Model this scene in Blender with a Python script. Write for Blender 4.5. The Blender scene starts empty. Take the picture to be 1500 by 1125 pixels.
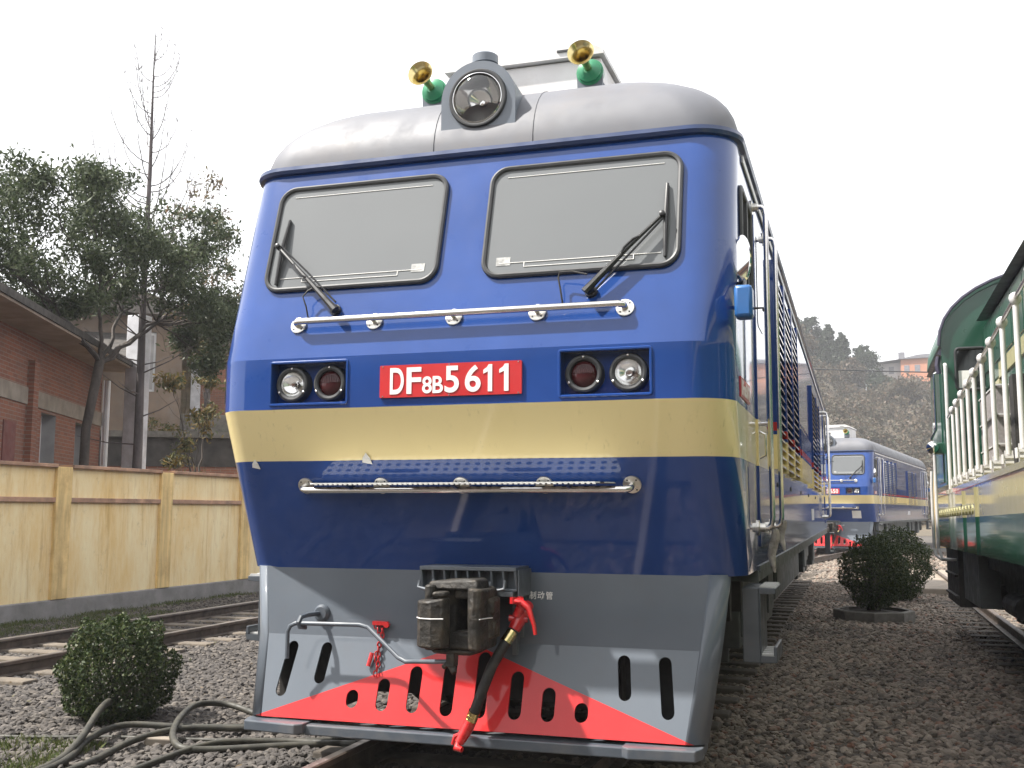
import bpy, bmesh, math, random
import numpy as np
from mathutils import Vector, Matrix
random.seed(7); RNG = np.random.default_rng(7)
scene = bpy.context.scene
COL = scene.collection
R = math.radians

# ---------------------------------------------------------------- camera
cd = bpy.data.cameras.new("camera"); cam = bpy.data.objects.new("camera", cd); COL.objects.link(cam)
cd.sensor_width = 36; cd.lens = 37.66; cd.clip_start = .05; cd.clip_end = 3000
YAW, PITCH, ROLL = .30938, .1178, .00306
fw = Vector((-math.sin(YAW)*math.cos(PITCH), math.cos(YAW)*math.cos(PITCH), math.sin(PITCH)))
rt = Vector((math.cos(YAW), math.sin(YAW), 0)); up = rt.cross(fw)
rt2 = math.cos(ROLL)*rt + math.sin(ROLL)*up; up2 = -math.sin(ROLL)*rt + math.cos(ROLL)*up
mw = Matrix(((rt2.x, up2.x, -fw.x, 2.27626), (rt2.y, up2.y, -fw.y, -5.90828), (rt2.z, up2.z, -fw.z, 1.45698), (0, 0, 0, 1)))
cam.matrix_world = mw
scene.camera = cam

# ---------------------------------------------------------------- sky, sun, exposure
TO_SUN = Vector((-.62, -.28, 1.0)).normalized()
SUN_EL = math.asin(TO_SUN.z); SUN_ROT = math.atan2(TO_SUN.x, TO_SUN.y)
w = bpy.data.worlds.new("World"); scene.world = w; w.use_nodes = True
nt = w.node_tree; nt.nodes.clear()
sky = nt.nodes.new('ShaderNodeTexSky'); sky.sky_type = 'NISHITA'; sky.sun_disc = False
sky.sun_elevation = SUN_EL; sky.sun_rotation = SUN_ROT; sky.dust_density = 3; sky.air_density = 1.6; sky.ozone_density = 1
hs = nt.nodes.new('ShaderNodeHueSaturation'); hs.inputs['Saturation'].default_value = .22
bg = nt.nodes.new('ShaderNodeBackground'); bg.inputs['Strength'].default_value = .15
wo = nt.nodes.new('ShaderNodeOutputWorld')
cl = nt.nodes.new('ShaderNodeMix'); cl.data_type = 'RGBA'; cl.inputs[0].default_value = .86; cl.inputs[7].default_value = (5.2, 5.23, 5.32, 1)   # bright even cloud over the clear sky
nt.links.new(sky.outputs[0], hs.inputs['Color']); nt.links.new(hs.outputs[0], cl.inputs[6]); nt.links.new(cl.outputs[2], bg.inputs['Color']); nt.links.new(bg.outputs[0], wo.inputs[0])
sl = bpy.data.lights.new("sun", 'SUN'); sl.energy = 5.0; sl.angle = R(1.6); sl.color = (1, .955, .89)
so = bpy.data.objects.new("sun", sl); COL.objects.link(so); so.location = (-30, -20, 40)
so.rotation_mode = 'QUATERNION'; so.rotation_quaternion = (-TO_SUN).to_track_quat('-Z', 'Y')
scene.view_settings.view_transform = 'Standard'; scene.view_settings.look = 'None'
scene.view_settings.exposure = 1.15; scene.view_settings.gamma = 1
scene.cycles.max_bounces = 8; scene.cycles.caustics_reflective = False; scene.cycles.caustics_refractive = False
scene.cycles.volume_bounces = 0

HAZE = .0008
# ---------------------------------------------------------------- helpers
class MB:
    def __init__(s): s.v = []; s.f = []; s.mi = []; s.m = 0
    def add(s, vs, fs):
        o = len(s.v); s.v += [tuple(p) for p in vs]
        for f in fs: s.f.append(tuple(i+o for i in f)); s.mi.append(s.m)
        return s
    def box(s, x0, x1, y0, y1, z0, z1, M=None):
        vs = [(x, y, z) for z in (z0, z1) for y in (y0, y1) for x in (x0, x1)]
        if M is not None: vs = [M @ Vector(p) for p in vs]
        return s.add(vs, [(0, 2, 3, 1), (4, 5, 7, 6), (0, 1, 5, 4), (1, 3, 7, 5), (3, 2, 6, 7), (2, 0, 4, 6)])
    def tube(s, pts, r, n=10, cap=True):
        pts = [Vector(p) for p in pts]; k = len(pts)
        rs = r if isinstance(r, (list, tuple)) else [r]*k
        t = (pts[1]-pts[0]).normalized()
        a = Vector((0, 0, 1)) if abs(t.z) < .9 else Vector((1, 0, 0))
        nrm = (a - t*a.dot(t)).normalized(); vs = []
        for i, p in enumerate(pts):
            if i == 0: t2 = (pts[1]-p)
            elif i == k-1: t2 = (p-pts[i-1])
            else: t2 = (pts[i+1]-p).normalized()+(p-pts[i-1]).normalized()
            t2.normalize(); nrm = (nrm - t2*nrm.dot(t2)).normalized(); b = t2.cross(nrm)
            for j in range(n):
                q = 2*math.pi*j/n; vs.append(p+rs[i]*(math.cos(q)*nrm+math.sin(q)*b))
        fs = [(i*n+j, i*n+(j+1) % n, (i+1)*n+(j+1) % n, (i+1)*n+j) for i in range(k-1) for j in range(n)]
        if cap: fs += [tuple(range(n-1, -1, -1)), tuple(range((k-1)*n, k*n))]
        return s.add(vs, fs)
    def cyl(s, p0, p1, r, n=20): return s.tube([p0, p1], r, n)
    def lathe(s, o, axis, prof, n=28, cap=True):
        """prof: (distance along axis, radius)"""
        o = Vector(o); t = Vector(axis).normalized()
        a = Vector((0, 0, 1)) if abs(t.z) < .9 else Vector((1, 0, 0))
        u = (a-t*a.dot(t)).normalized(); b = t.cross(u); vs = []
        for d, r in prof:
            for j in range(n):
                q = 2*math.pi*j/n; vs.append(o+t*d+r*(math.cos(q)*u+math.sin(q)*b))
        fs = [(i*n+j, i*n+(j+1) % n, (i+1)*n+(j+1) % n, (i+1)*n+j) for i in range(len(prof)-1) for j in range(n)]
        if cap: fs += [tuple(range(n-1, -1, -1)), tuple(range((len(prof)-1)*n, len(prof)*n))]
        return s.add(vs, fs)
    def prism(s, poly, f0, f1):
        """poly 2d list; f0,f1 map (a,b)->3d for the two ends"""
        n = len(poly); vs = [f0(*p) for p in poly]+[f1(*p) for p in poly]
        fs = [tuple(range(n-1, -1, -1)), tuple(range(n, 2*n))]+[(i, (i+1) % n, n+(i+1) % n, n+i) for i in range(n)]
        return s.add(vs, fs)
    def loft(s, rings, closed=True, skip=None):
        n = len(rings[0]); vs = [p for r in rings for p in r]; fs = []
        for i in range(len(rings)-1):
            for j in range(n if closed else n-1):
                if skip and skip(i, j): continue
                fs.append((i*n+j, i*n+(j+1) % n, (i+1)*n+(j+1) % n, (i+1)*n+j))
        return s.add(vs, fs)
    def build(s, name, mat, parent=None, smooth=35, bevel=0, solid=0, fix=True):
        me = bpy.data.meshes.new(name); me.from_pydata(s.v, [], s.f)
        mats = mat if isinstance(mat, (list, tuple)) else [mat]
        for m in mats: me.materials.append(m)
        if len(mats) > 1: me.polygons.foreach_set('material_index', s.mi)
        if fix:
            bm = bmesh.new(); bm.from_mesh(me); bmesh.ops.remove_doubles(bm, verts=bm.verts, dist=1e-5)
            bmesh.ops.recalc_face_normals(bm, faces=bm.faces); bm.to_mesh(me); bm.free()
        if smooth:
            me.polygons.foreach_set('use_smooth', [True]*len(me.polygons)); me.set_sharp_from_angle(angle=R(smooth))
        o = bpy.data.objects.new(name, me); COL.objects.link(o)
        if parent is not None: o.parent = parent
        if solid:
            md = o.modifiers.new('solid', 'SOLIDIFY'); md.thickness = solid; md.offset = 0
        if bevel:
            md = o.modifiers.new('bevel', 'BEVEL'); md.width = bevel; md.segments = 2; md.limit_method = 'ANGLE'; md.angle_limit = R(40)
            if smooth: md.harden_normals = False
        return o

def tag(o, label=None, cat=None, group=None, kind=None):
    for k, v in (('label', label), ('category', cat), ('group', group), ('kind', kind)):
        if v: o[k] = v
    return o
def empty(name, loc=(0, 0, 0), rz=0, label=None, cat=None, group=None):
    o = bpy.data.objects.new(name, None); COL.objects.link(o); o.location = loc; o.rotation_euler = (0, 0, rz)
    o.empty_display_size = .2
    return tag(o, label, cat, group)
def copy_tree(o, parent=None):
    c = o.copy(); COL.objects.link(c)
    if parent is not None: c.parent = parent
    for ch in list(o.children): copy_tree(ch, c)
    return c
def mesh_np(name, V, F, mat, parent=None, smooth=False):
    me = bpy.data.meshes.new(name); V = np.asarray(V, dtype=np.float32); F = np.asarray(F, dtype=np.int32)
    k = F.shape[1]
    me.vertices.add(len(V)); me.vertices.foreach_set('co', V.ravel())
    me.loops.add(F.size); me.loops.foreach_set('vertex_index', F.ravel())
    me.polygons.add(len(F)); me.polygons.foreach_set('loop_start', np.arange(0, F.size, k, dtype=np.int32))
    me.update(calc_edges=True); me.materials.append(mat)
    if smooth: me.polygons.foreach_set('use_smooth', [True]*len(F))
    o = bpy.data.objects.new(name, me); COL.objects.link(o)
    if parent is not None: o.parent = parent
    return o
def leaves(C, size, aspect=.42, droop=.2, rng=RNG, jit=.35):
    """leaf shaped quads at centres C"""
    n = len(C); u = rng.normal(size=(n, 3)); u[:, 2] -= droop*2; u /= np.linalg.norm(u, axis=1)[:, None]
    a = rng.normal(size=(n, 3)); v = np.cross(u, a); v /= np.linalg.norm(v, axis=1)[:, None]+1e-9
    s = size*(1+jit*rng.normal(size=(n, 1))).clip(.4, 1.9)
    V = np.stack([C-u*s*.5, C+v*s*aspect*.5-u*s*.05, C+u*s*.5, C-v*s*aspect*.5-u*s*.05], 1).reshape(-1, 3)
    return V, np.arange(4*n).reshape(-1, 4)

# ---------------------------------------------------------------- materials
def newmat(name):
    m = bpy.data.materials.new(name); m.use_nodes = True; n = m.node_tree
    return m, n, n.nodes['Principled BSDF']
def N(n, t, **k):
    x = n.nodes.new(t)
    for a, b in k.items():
        if a in x.inputs.keys() if isinstance(a, str) else False: x.inputs[a].default_value = b
        else: setattr(x, a, b)
    return x
def mathn(n, op, a, b=None, c=None):
    x = n.nodes.new('ShaderNodeMath'); x.operation = op
    for i, q in enumerate((a, b, c)):
        if q is None: continue
        if isinstance(q, (int, float)): x.inputs[i].default_value = q
        else: n.links.new(q, x.inputs[i])
    return x.outputs[0]
def mixc(n, f, a, b):
    x = n.nodes.new('ShaderNodeMix'); x.data_type = 'RGBA'
    for i, q in ((0, f), (6, a), (7, b)):
        if isinstance(q, (int, float)): x.inputs[i].default_value = q
        elif isinstance(q, tuple): x.inputs[i].default_value = (*q[:3], 1)
        else: n.links.new(q, x.inputs[i])
    return x.outputs[2]
def noise(n, scale, detail=4, vec=None, stretch=None, rough=.55):
    tc = n.nodes.new('ShaderNodeTexCoord'); src = vec or tc.outputs['Object']
    if stretch:
        mp = n.nodes.new('ShaderNodeMapping'); mp.inputs['Scale'].default_value = stretch; n.links.new(src, mp.inputs[0]); src = mp.outputs[0]
    x = n.nodes.new('ShaderNodeTexNoise'); x.inputs['Scale'].default_value = scale; x.inputs['Detail'].default_value = detail
    x.inputs['Roughness'].default_value = rough
    n.links.new(src, x.inputs['Vector']); return x.outputs['Fac']
def ramp(n, f, stops):
    x = n.nodes.new('ShaderNodeValToRGB'); cr = x.color_ramp
    while len(cr.elements) < len(stops): cr.elements.new(.5)
    for e, (p, c) in zip(cr.elements, stops):
        e.position = p; e.color = (*c, 1) if isinstance(c, tuple) else (c, c, c, 1)
    n.links.new(f, x.inputs[0]); return x.outputs[0]
def bump(n, b, h, strength=.3, dist=.02):
    x = n.nodes.new('ShaderNodeBump'); x.inputs['Strength'].default_value = strength; x.inputs['Distance'].default_value = dist
    n.links.new(h, x.inputs['Height']); n.links.new(x.outputs[0], b.inputs['Normal'])
def mat(name, col, rough=.5, metal=0, coat=0, var=.12, scale=3, col2=None, bmp=0, bscale=40, bdist=.01, stretch=None, dirt=None, dirt_amt=.5, dscale=2.5):
    m, n, b = newmat(name)
    f = noise(n, scale, 5, stretch=stretch)
    f = ramp(n, f, [(.3, 0.), (.7, 1.)])
    c2 = col2 or tuple(x*(1-2*var) for x in col)
    c = mixc(n, f, c2, tuple(min(1, x*(1+var)) for x in col) if not col2 else col)
    if dirt:
        g = ramp(n, noise(n, dscale, 8, rough=.7), [(.48, 0.), (.72, 1.)])
        c = mixc(n, mathn(n, 'MULTIPLY', g, dirt_amt), c, dirt)
    n.links.new(c, b.inputs['Base Color'])
    r = ramp(n, noise(n, scale*2.3, 4), [(.3, max(0, rough*.8)), (.7, min(1, rough*1.2))]); n.links.new(r, b.inputs['Roughness'])
    b.inputs['Metallic'].default_value = metal
    b.inputs['Coat Weight'].default_value = coat; b.inputs['Coat Roughness'].default_value = .05
    if bmp: bump(n, b, noise(n, bscale, 6), bmp, bdist)
    return m

BLUE = (.014, .053, .22); CREAM = (.84, .70, .36)
def paint_mat(name, blue, cream, z0, z1, side_red=True, cloth=False):
    m, n, b = newmat(name)
    tc = n.nodes.new('ShaderNodeTexCoord'); sp = n.nodes.new('ShaderNodeSeparateXYZ'); n.links.new(tc.outputs['Object'], sp.inputs[0])
    X, Y, Z = sp.outputs
    wob = mathn(n, 'MULTIPLY_ADD', noise(n, 3, 2), .004, -.002)
    Zw = mathn(n, 'ADD', Z, wob)
    inb = mathn(n, 'MULTIPLY', mathn(n, 'GREATER_THAN', Zw, z0), mathn(n, 'LESS_THAN', Zw, z1))
    bl = mixc(n, ramp(n, noise(n, 1.3, 4), [(.35, 0.), (.65, 1.)]), tuple(x*.86 for x in blue), tuple(x*1.1 for x in blue))
    st = ramp(n, noise(n, 1.0, 6, stretch=(30, 30, .6), rough=.7), [(.58, 0.), (.66, 1.)])
    st2 = ramp(n, noise(n, 1.0, 3, stretch=(2.2, 2.2, .5)), [(.45, 0.), (.62, 1.)])
    cr = mixc(n, mathn(n, 'MULTIPLY', mathn(n, 'MULTIPLY', st, st2), .42), cream, tuple(x*.55 for x in cream))
    cr = mixc(n, ramp(n, noise(n, 2, 4), [(.35, 0.), (.7, .12)]), cr, tuple(x*.8 for x in cream))
    c = mixc(n, inb, bl, cr)
    if side_red:
        sd = mathn(n, 'GREATER_THAN', mathn(n, 'ABSOLUTE', X), 1.60)
        rz = mathn(n, 'MULTIPLY', mathn(n, 'GREATER_THAN', Z, z1+.03), mathn(n, 'LESS_THAN', Z, z1+.10))
        rr = mathn(n, 'MULTIPLY', mathn(n, 'MULTIPLY', sd, rz), mathn(n, 'GREATER_THAN', Y, 2.7))
        c = mixc(n, rr, c, (.45, .03, .025))
    # light road dust, thicker in blotches
    d = ramp(n, noise(n, 4.5, 8, rough=.7), [(.5, 0.), (.8, .012)])
    c = mixc(n, d, c, (.16, .15, .15))
    n.links.new(c, b.inputs['Base Color'])
    n.links.new(ramp(n, noise(n, 6, 5), [(.3, .26), (.7, .36)]), b.inputs['Roughness'])
    b.inputs['Coat Weight'].default_value = 1; b.inputs['Coat Roughness'].default_value = .055; b.inputs['Specular IOR Level'].default_value = .08
    bump(n, b, noise(n, 1.4, 1), .07, .02)
    return m

M = {}
M['paint'] = paint_mat('blue_cream_paint', BLUE, CREAM, 1.765, 2.08)
M['roofgrey'] = mat('roof_grey_paint', (.118, .122, .138), .55, coat=.0, var=.06, scale=2, dirt=(.13, .12, .12), dirt_amt=.55, dscale=3)
M['housegrey'] = mat('housing_grey_paint', (.13, .15, .18), .4, coat=.2, var=.06, scale=4)
M['trimblue'] = mat('cornice_blue_paint', (.006, .026, .10), .35, coat=.4)
M['gasket'] = mat('rubber_gasket', (.035, .036, .038), .45, var=.15, scale=8)
M['black'] = mat('black_satin', (.012, .012, .013), .38, var=.2, scale=10)
M['steel'] = mat('stainless_tube', (.72, .70, .68), .22, metal=1, var=.05, scale=12)
M['flange'] = mat('stainless_flange', (.70, .68, .63), .32, metal=1, var=.08, scale=14)
M['chrome'] = mat('chrome', (.8, .8, .8), .08, metal=1, var=.03)
M['brass'] = mat('polished_brass', (.66, .55, .27), .22, metal=1, var=.06, scale=12)
M['horngreen'] = mat('horn_green_enamel', (.01, .20, .085), .4, coat=.3)
M['whitebox'] = mat('white_panel_paint', (.70, .685, .68), .5, var=.05, scale=3, dirt=(.3, .24, .18), dirt_amt=.4)
M['apron'] = None
M['barrier'] = mat('grey_plough_paint', (.075, .09, .11), .42, coat=.2, var=.1, scale=5, dirt=(.16, .14, .12), dirt_amt=.5)
M['tread'] = mat('galvanised_tread', (.62, .62, .60), .45, metal=.3, var=.1, scale=9)
M['redplate'] = mat('red_enamel', (.50, .018, .020), .35, coat=.4, var=.06)
M['redpaint'] = mat('red_gloss_paint', (.50, .016, .018), .3, coat=.5, var=.1, scale=6)
M['white'] = mat('white_lettering', (.80, .79, .76), .5, var=.03)
M['rubber'] = mat('hose_rubber', (.018, .017, .016), .6, var=.3, scale=12, dirt=(.08, .07, .055), dirt_amt=.4, dscale=9)
M['iron'] = mat('weathered_cast_iron', (.030, .027, .023), .6, var=.3, scale=9, metal=.25, dirt=(.10, .075, .05), dirt_amt=.6, dscale=9, bmp=.9, bscale=18, bdist=.02)
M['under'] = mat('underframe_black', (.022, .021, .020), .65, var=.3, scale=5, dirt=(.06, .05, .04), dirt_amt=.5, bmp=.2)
M['undergrey'] = mat('underframe_grey', (.085, .095, .095), .55, var=.2, scale=4, dirt=(.05, .04, .03), dirt_amt=.6)
M['wheel'] = mat('wheel_steel', (.05, .045, .04), .5, metal=.4, var=.2)
M['mirrorblue'] = mat('mirror_blue', (.015, .11, .33), .4, coat=.3)
M['sidewin'] = mat('side_window_dark', (.015, .016, .018), .06, coat=1)
M['rag'] = mat('dirty_rag', (.42, .38, .33), .9, var=.25, scale=20, dirt=(.1, .08, .06), dirt_amt=.7, dscale=14)
M['sticker'] = mat('pale_sticker', (.34, .34, .33), .6, var=.25, scale=30)
M['stepshade'] = mat('step_shaded_grey', (.06, .07, .082), .45, coat=.2, var=.15, scale=6, dirt=(.09, .08, .07), dirt_amt=.5)  # step grey darkened to carry the shade the steps stand in
M['paper'] = mat('paper_white', (.75, .74, .70), .8, var=.05)

def tread_mat():
    m, n, b = newmat('perforated_tread')
    tc = n.nodes.new('ShaderNodeTexCoord'); mp = n.nodes.new('ShaderNodeMapping'); mp.inputs['Scale'].default_value = (15.1, 22., .001); n.links.new(tc.outputs['Object'], mp.inputs[0])
    v = n.nodes.new('ShaderNodeTexVoronoi'); v.inputs['Scale'].default_value = 1; v.inputs['Randomness'].default_value = 0; n.links.new(mp.outputs[0], v.inputs['Vector'])
    d = mathn(n, 'LESS_THAN', v.outputs['Distance'], .27)
    n.links.new(mixc(n, d, (.66, .66, .64), (.02, .02, .02)), b.inputs['Base Color']); b.inputs['Roughness'].default_value = .5; return m
M['treadtop'] = tread_mat()
def apron_mat():
    m, n, b = newmat('apron_grey_red_paint')
    tc = n.nodes.new('ShaderNodeTexCoord'); sp = n.nodes.new('ShaderNodeSeparateXYZ'); n.links.new(tc.outputs['Object'], sp.inputs[0])
    X, Y, Z = sp.outputs
    lim = mathn(n, 'MULTIPLY_ADD', mathn(n, 'ABSOLUTE', X), -.3525, .658)
    red = mathn(n, 'MULTIPLY', mathn(n, 'LESS_THAN', Z, lim), mathn(n, 'LESS_THAN', Y, .46))
    g = mixc(n, ramp(n, noise(n, 2, 4), [(.35, 0.), (.7, 1.)]), (.105, .122, .145), (.120, .138, .162))
    g = mixc(n, ramp(n, noise(n, 7, 8, rough=.7), [(.5, 0.), (.8, .2)]), g, (.11, .10, .095))
    rd = mixc(n, ramp(n, noise(n, 3, 4), [(.35, 0.), (.7, 1.)]), (.50, .018, .020), (.58, .026, .027))
    n.links.new(mixc(n, red, g, rd), b.inputs['Base Color'])
    b.inputs['Roughness'].default_value = .45; b.inputs['Coat Weight'].default_value = .6; b.inputs['Coat Roughness'].default_value = .06; b.inputs['Specular IOR Level'].default_value = .15
    bump(n, b, noise(n, 3, 2), .05, .02)
    return m
M['apron'] = apron_mat()

def glass_panel(name, col):
    m, n, b = newmat(name)
    c = mixc(n, ramp(n, noise(n, 1.1, 3), [(.3, 0.), (.7, 1.)]), tuple(x*.93 for x in col), col)
    n.links.new(c, b.inputs['Base Color']); b.inputs['Roughness'].default_value = .6; b.inputs['Specular IOR Level'].default_value = .1
    b.inputs['Coat Weight'].default_value = .7; b.inputs['Coat Roughness'].default_value = .03
    return m
M['screen'] = glass_panel('pale_filmed_glass', (.128, .136, .141))
M['lensred'] = glass_panel('red_lens_glass', (.045, .006, .008))
def clear_glass(name, tint=(1, 1, 1), rough=.0):
    m, n, b = newmat(name)
    b.inputs['Base Color'].default_value = (*tint, 1); b.inputs['Roughness'].default_value = rough
    b.inputs['Transmission Weight'].default_value = 1; b.inputs['IOR'].default_value = 1.45
    return m
M['glass'] = clear_glass('clear_glass')
M['reflector'] = mat('lamp_reflector', (.85, .85, .84), .16, metal=1, var=.04, scale=18)
M['headrefl'] = mat('headlamp_reflector', (.62, .61, .60), .10, metal=1, var=.05, scale=6)

def leaf_mat(name, cols, trans=.25, rough=.5):
    m, n, b = newmat(name)
    ge = n.nodes.new('ShaderNodeNewGeometry')
    c = ramp(n, ge.outputs['Random Per Island'], [(i/(len(cols)-1), c) for i, c in enumerate(cols)])
    n.links.new(c, b.inputs['Base Color']); b.inputs['Roughness'].default_value = rough; b.inputs['Specular IOR Level'].default_value = .22
    tr = n.nodes.new('ShaderNodeBsdfTranslucent'); n.links.new(c, tr.inputs[0])
    mx = n.nodes.new('ShaderNodeMixShader'); mx.inputs[0].default_value = trans
    n.links.new(b.outputs[0], mx.inputs[1]); n.links.new(tr.outputs[0], mx.inputs[2])
    n.links.new(mx.outputs[0], n.nodes['Material Output'].inputs[0])
    return m
M['leaf'] = leaf_mat('evergreen_leaf', [(.026, .040, .018), (.046, .064, .028), (.070, .092, .042), (.10, .112, .062)])
M['leafshrub'] = leaf_mat('shrub_leaf', [(.014, .026, .008), (.026, .043, .013), (.046, .066, .020), (.07, .08, .026)])
M['leafbrown'] = leaf_mat('brown_leaf', [(.07, .05, .03), (.12, .085, .045), (.10, .10, .045), (.17, .10, .05)])
M['leafyellow'] = leaf_mat('yellowing_leaf', [(.05, .065, .025), (.10, .095, .03), (.19, .12, .035), (.06, .07, .028)])
M['conifer'] = leaf_mat('conifer_needles', [(.022, .034, .020), (.03, .045, .026), (.045, .058, .03)])
M['scrub'] = leaf_mat('hill_scrub', [(.048, .048, .028), (.080, .066, .042), (.115, .080, .054), (.046, .052, .03)])
M['grass'] = leaf_mat('grass_blade', [(.05, .075, .02), (.08, .10, .03), (.11, .115, .04)])
M['bark'] = mat('bark_dark', (.060, .048, .040), .9, var=.3, scale=9, bmp=.6, bscale=16, bdist=.02, stretch=(1, 1, .25))
M['barkgrey'] = mat('bark_grey', (.10, .085, .085), .9, var=.25, scale=7, bmp=.5, bscale=18, stretch=(1, 1, .3))
M['concrete'] = mat('concrete', (.30, .29, .275), .85, var=.14, scale=3, dirt=(.14, .13, .11), dirt_amt=.6, bmp=.2, bscale=30)
M['ring'] = mat('dirty_ring_concrete', (.13, .12, .105), .9, var=.2, scale=6, dirt=(.06, .055, .045), dirt_amt=.7, bmp=.3, bscale=25)
M['pole'] = mat('pole_concrete', (.42, .42, .44), .85, var=.12, scale=4, dirt=(.15, .14, .13), dirt_amt=.5, bmp=.2, bscale=30)
M['railsteel'] = mat('rail_steel', (.10, .075, .058), .55, metal=.3, var=.3, scale=6)
M['beam'] = mat('front_beam_grey', (.12, .137, .158), .45, coat=.2, var=.1, scale=6, dirt=(.07, .065, .06), dirt_amt=.5)
M['railtop'] = mat('rail_polished_head', (.33, .30, .28), .42, metal=1, var=.12, scale=6)
M['sleeper'] = mat('sleeper_concrete', (.085, .07, .055), .9, var=.25, scale=5, dirt=(.08, .065, .05), dirt_amt=.6, bmp=.3, bscale=20)
# ================================================================ generic shape makers
def rrect(x0, x1, z0, z1, r, n=7):
    out = []
    for cx, cz, a0 in ((x1-r, z1-r, 0), (x0+r, z1-r, 90), (x0+r, z0+r, 180), (x1-r, z0+r, 270)):
        for i in range(n+1):
            a = R(a0+90*i/n); out.append((cx+r*math.cos(a), cz+r*math.sin(a)))
    return out
def stadium(xt, zt, xb, zb, r, n=8):
    """slot from lower centre (xb,zb) to upper centre (xt,zt)"""
    d = Vector((xt-xb, zt-zb)); d = d.normalized() if d.length > 1e-6 else Vector((0, 1)); ang = math.atan2(d.y, d.x)
    out = []
    for i in range(n+1):
        a = ang-math.pi/2+math.pi*i/n; out.append((xt+r*math.cos(a), zt+r*math.sin(a)))
    for i in range(n+1):
        a = ang+math.pi/2+math.pi*i/n; out.append((xb+r*math.cos(a), zb+r*math.sin(a)))
    return out
def circle(cx, cz, r, n=36): return [(cx+r*math.cos(2*math.pi*i/n), cz+r*math.sin(2*math.pi*i/n)) for i in range(n)]
def holed(mb, outer, holes, f):
    """flat polygon with holes -> faces, mapped by f(a,b)"""
    bm = bmesh.new()
    for loop in [outer]+holes:
        vs = [bm.verts.new((a, b, 0)) for a, b in loop]
        for i in range(len(vs)): bm.edges.new((vs[i], vs[(i+1) % len(vs)]))
    bmesh.ops.triangle_fill(bm, use_beauty=True, use_dissolve=False, edges=bm.edges[:])
    bm.verts.index_update()
    mb.add([f(v.co.x, v.co.y) for v in bm.verts], [tuple(v.index for v in fc.verts) for fc in bm.faces]); bm.free()
def closed_tube(mb, pts, nrm, rw, rh, n=8):
    """ring section along closed pts; nrm plane normal; rw across in-plane, rh along normal"""
    k = len(pts); pts = [Vector(p) for p in pts]; nrm = Vector(nrm); vs = []
    for i, p in enumerate(pts):
        t = (pts[(i+1) % k]-pts[i-1]).normalized(); b = t.cross(nrm)
        for j in range(n):
            q = 2*math.pi*j/n; vs.append(p+b*rw*math.cos(q)+nrm*rh*math.sin(q))
    mb.add(vs, [(i*n+j, i*n+(j+1) % n, ((i+1) % k)*n+(j+1) % n, ((i+1) % k)*n+j) for i in range(k) for j in range(n)])
def glyph(ch, bold=.0):
    cu = bpy.data.curves.new('tmp', 'FONT'); cu.body = ch; cu.size = 1; cu.offset = bold; cu.extrude = .02; cu.resolution_u = 6
    o = bpy.data.objects.new('tmp', cu); COL.objects.link(o)
    me = bpy.data.meshes.new_from_object(o.evaluated_get(bpy.context.evaluated_depsgraph_get()))
    V = [tuple(v.co) for v in me.vertices]; F = [tuple(p.vertices) for p in me.polygons]
    bpy.data.objects.remove(o); bpy.data.curves.remove(cu); bpy.data.meshes.remove(me)
    return V, F
def put_glyph(mb, ch, a0, a1, b0, b1, f, depth=.003, bold=.0):
    if ch == '1':
        pl_ = [(1, 0), (1, 1), (.60, 1), (.42, .90), (0, .80), (0, .66), (.52, .74), (.52, 0)]; n_ = len(pl_)
        V = [(a, b, 1) for a, b in pl_]+[(a, b, 0) for a, b in pl_]; F = [(0, 1, 2, 3, 6, 7), (3, 4, 5, 6)]+[(i, (i+1) % n_, n_+(i+1) % n_, n_+i) for i in range(n_)]
    else: V, F = glyph(ch, bold)
    if not V: return
    xs = [v[0] for v in V]; ys = [v[1] for v in V]; x0, x1, y0, y1 = min(xs), max(xs), min(ys), max(ys)
    if b1 is None: b1 = b0+(a1-a0)*(y1-y0)/(x1-x0)
    mb.add([f(a0+(a1-a0)*(v[0]-x0)/(x1-x0), b0+(b1-b0)*(v[1]-y0)/(y1-y0), depth*(1 if v[2] > 0 else 0)) for v in V], F)

# ================================================================ the main-line diesel
SL = .294
def S(x, z, off=0.): return Vector((x, SL*(z-2.40)-.9594*off, z+.282*off))
SN = Vector((0, -.9594, .282))
def LO(x, z, off=0.):      # lower, inward sloping part of the nose
    return Vector((x, .4545*(2.08-z)-.9104*off, z-.4138*off))
LEN = 19.8
def yf(z): return SL*(z-2.40) if z > 2.40 else (0 if z > 2.08 else .4545*(2.08-z))
XS = [-1.38, -1.2, -.68, 0, .68, 1.2, 1.38]
def outline(front, hw, r, xs=None, na=9, length=LEN):
    """closed plan outline: right front arc, flat front, left arc, left side, mirrored rear"""
    pts = []
    fl = hw-r
    xs = [x*fl/1.38 for x in XS]
    half = []
    for i in range(na+1):
        a = R(180+0+90*i/na); half.append((-fl+r*math.cos(a), front+r+r*math.sin(a)))     # left corner, ends at front
    half += [(x, front) for x in xs[1:-1]]
    for i in range(na+1):
        a = R(270+90*i/na); half.append((fl+r*math.cos(a), front+r+r*math.sin(a)))
    ys = [1.5, 3, 6, 9.9, 13.8, 16.8, 18.3]
    right = [(hw, y) for y in ys]
    rear = [(x, length-y) for x, y in reversed(half)]
    left = [(-hw, y) for y in reversed(ys)]
    return half+right+rear+left
NA = 9
IFR = NA                     # index of first front vertex (x=-1.38)

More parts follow.
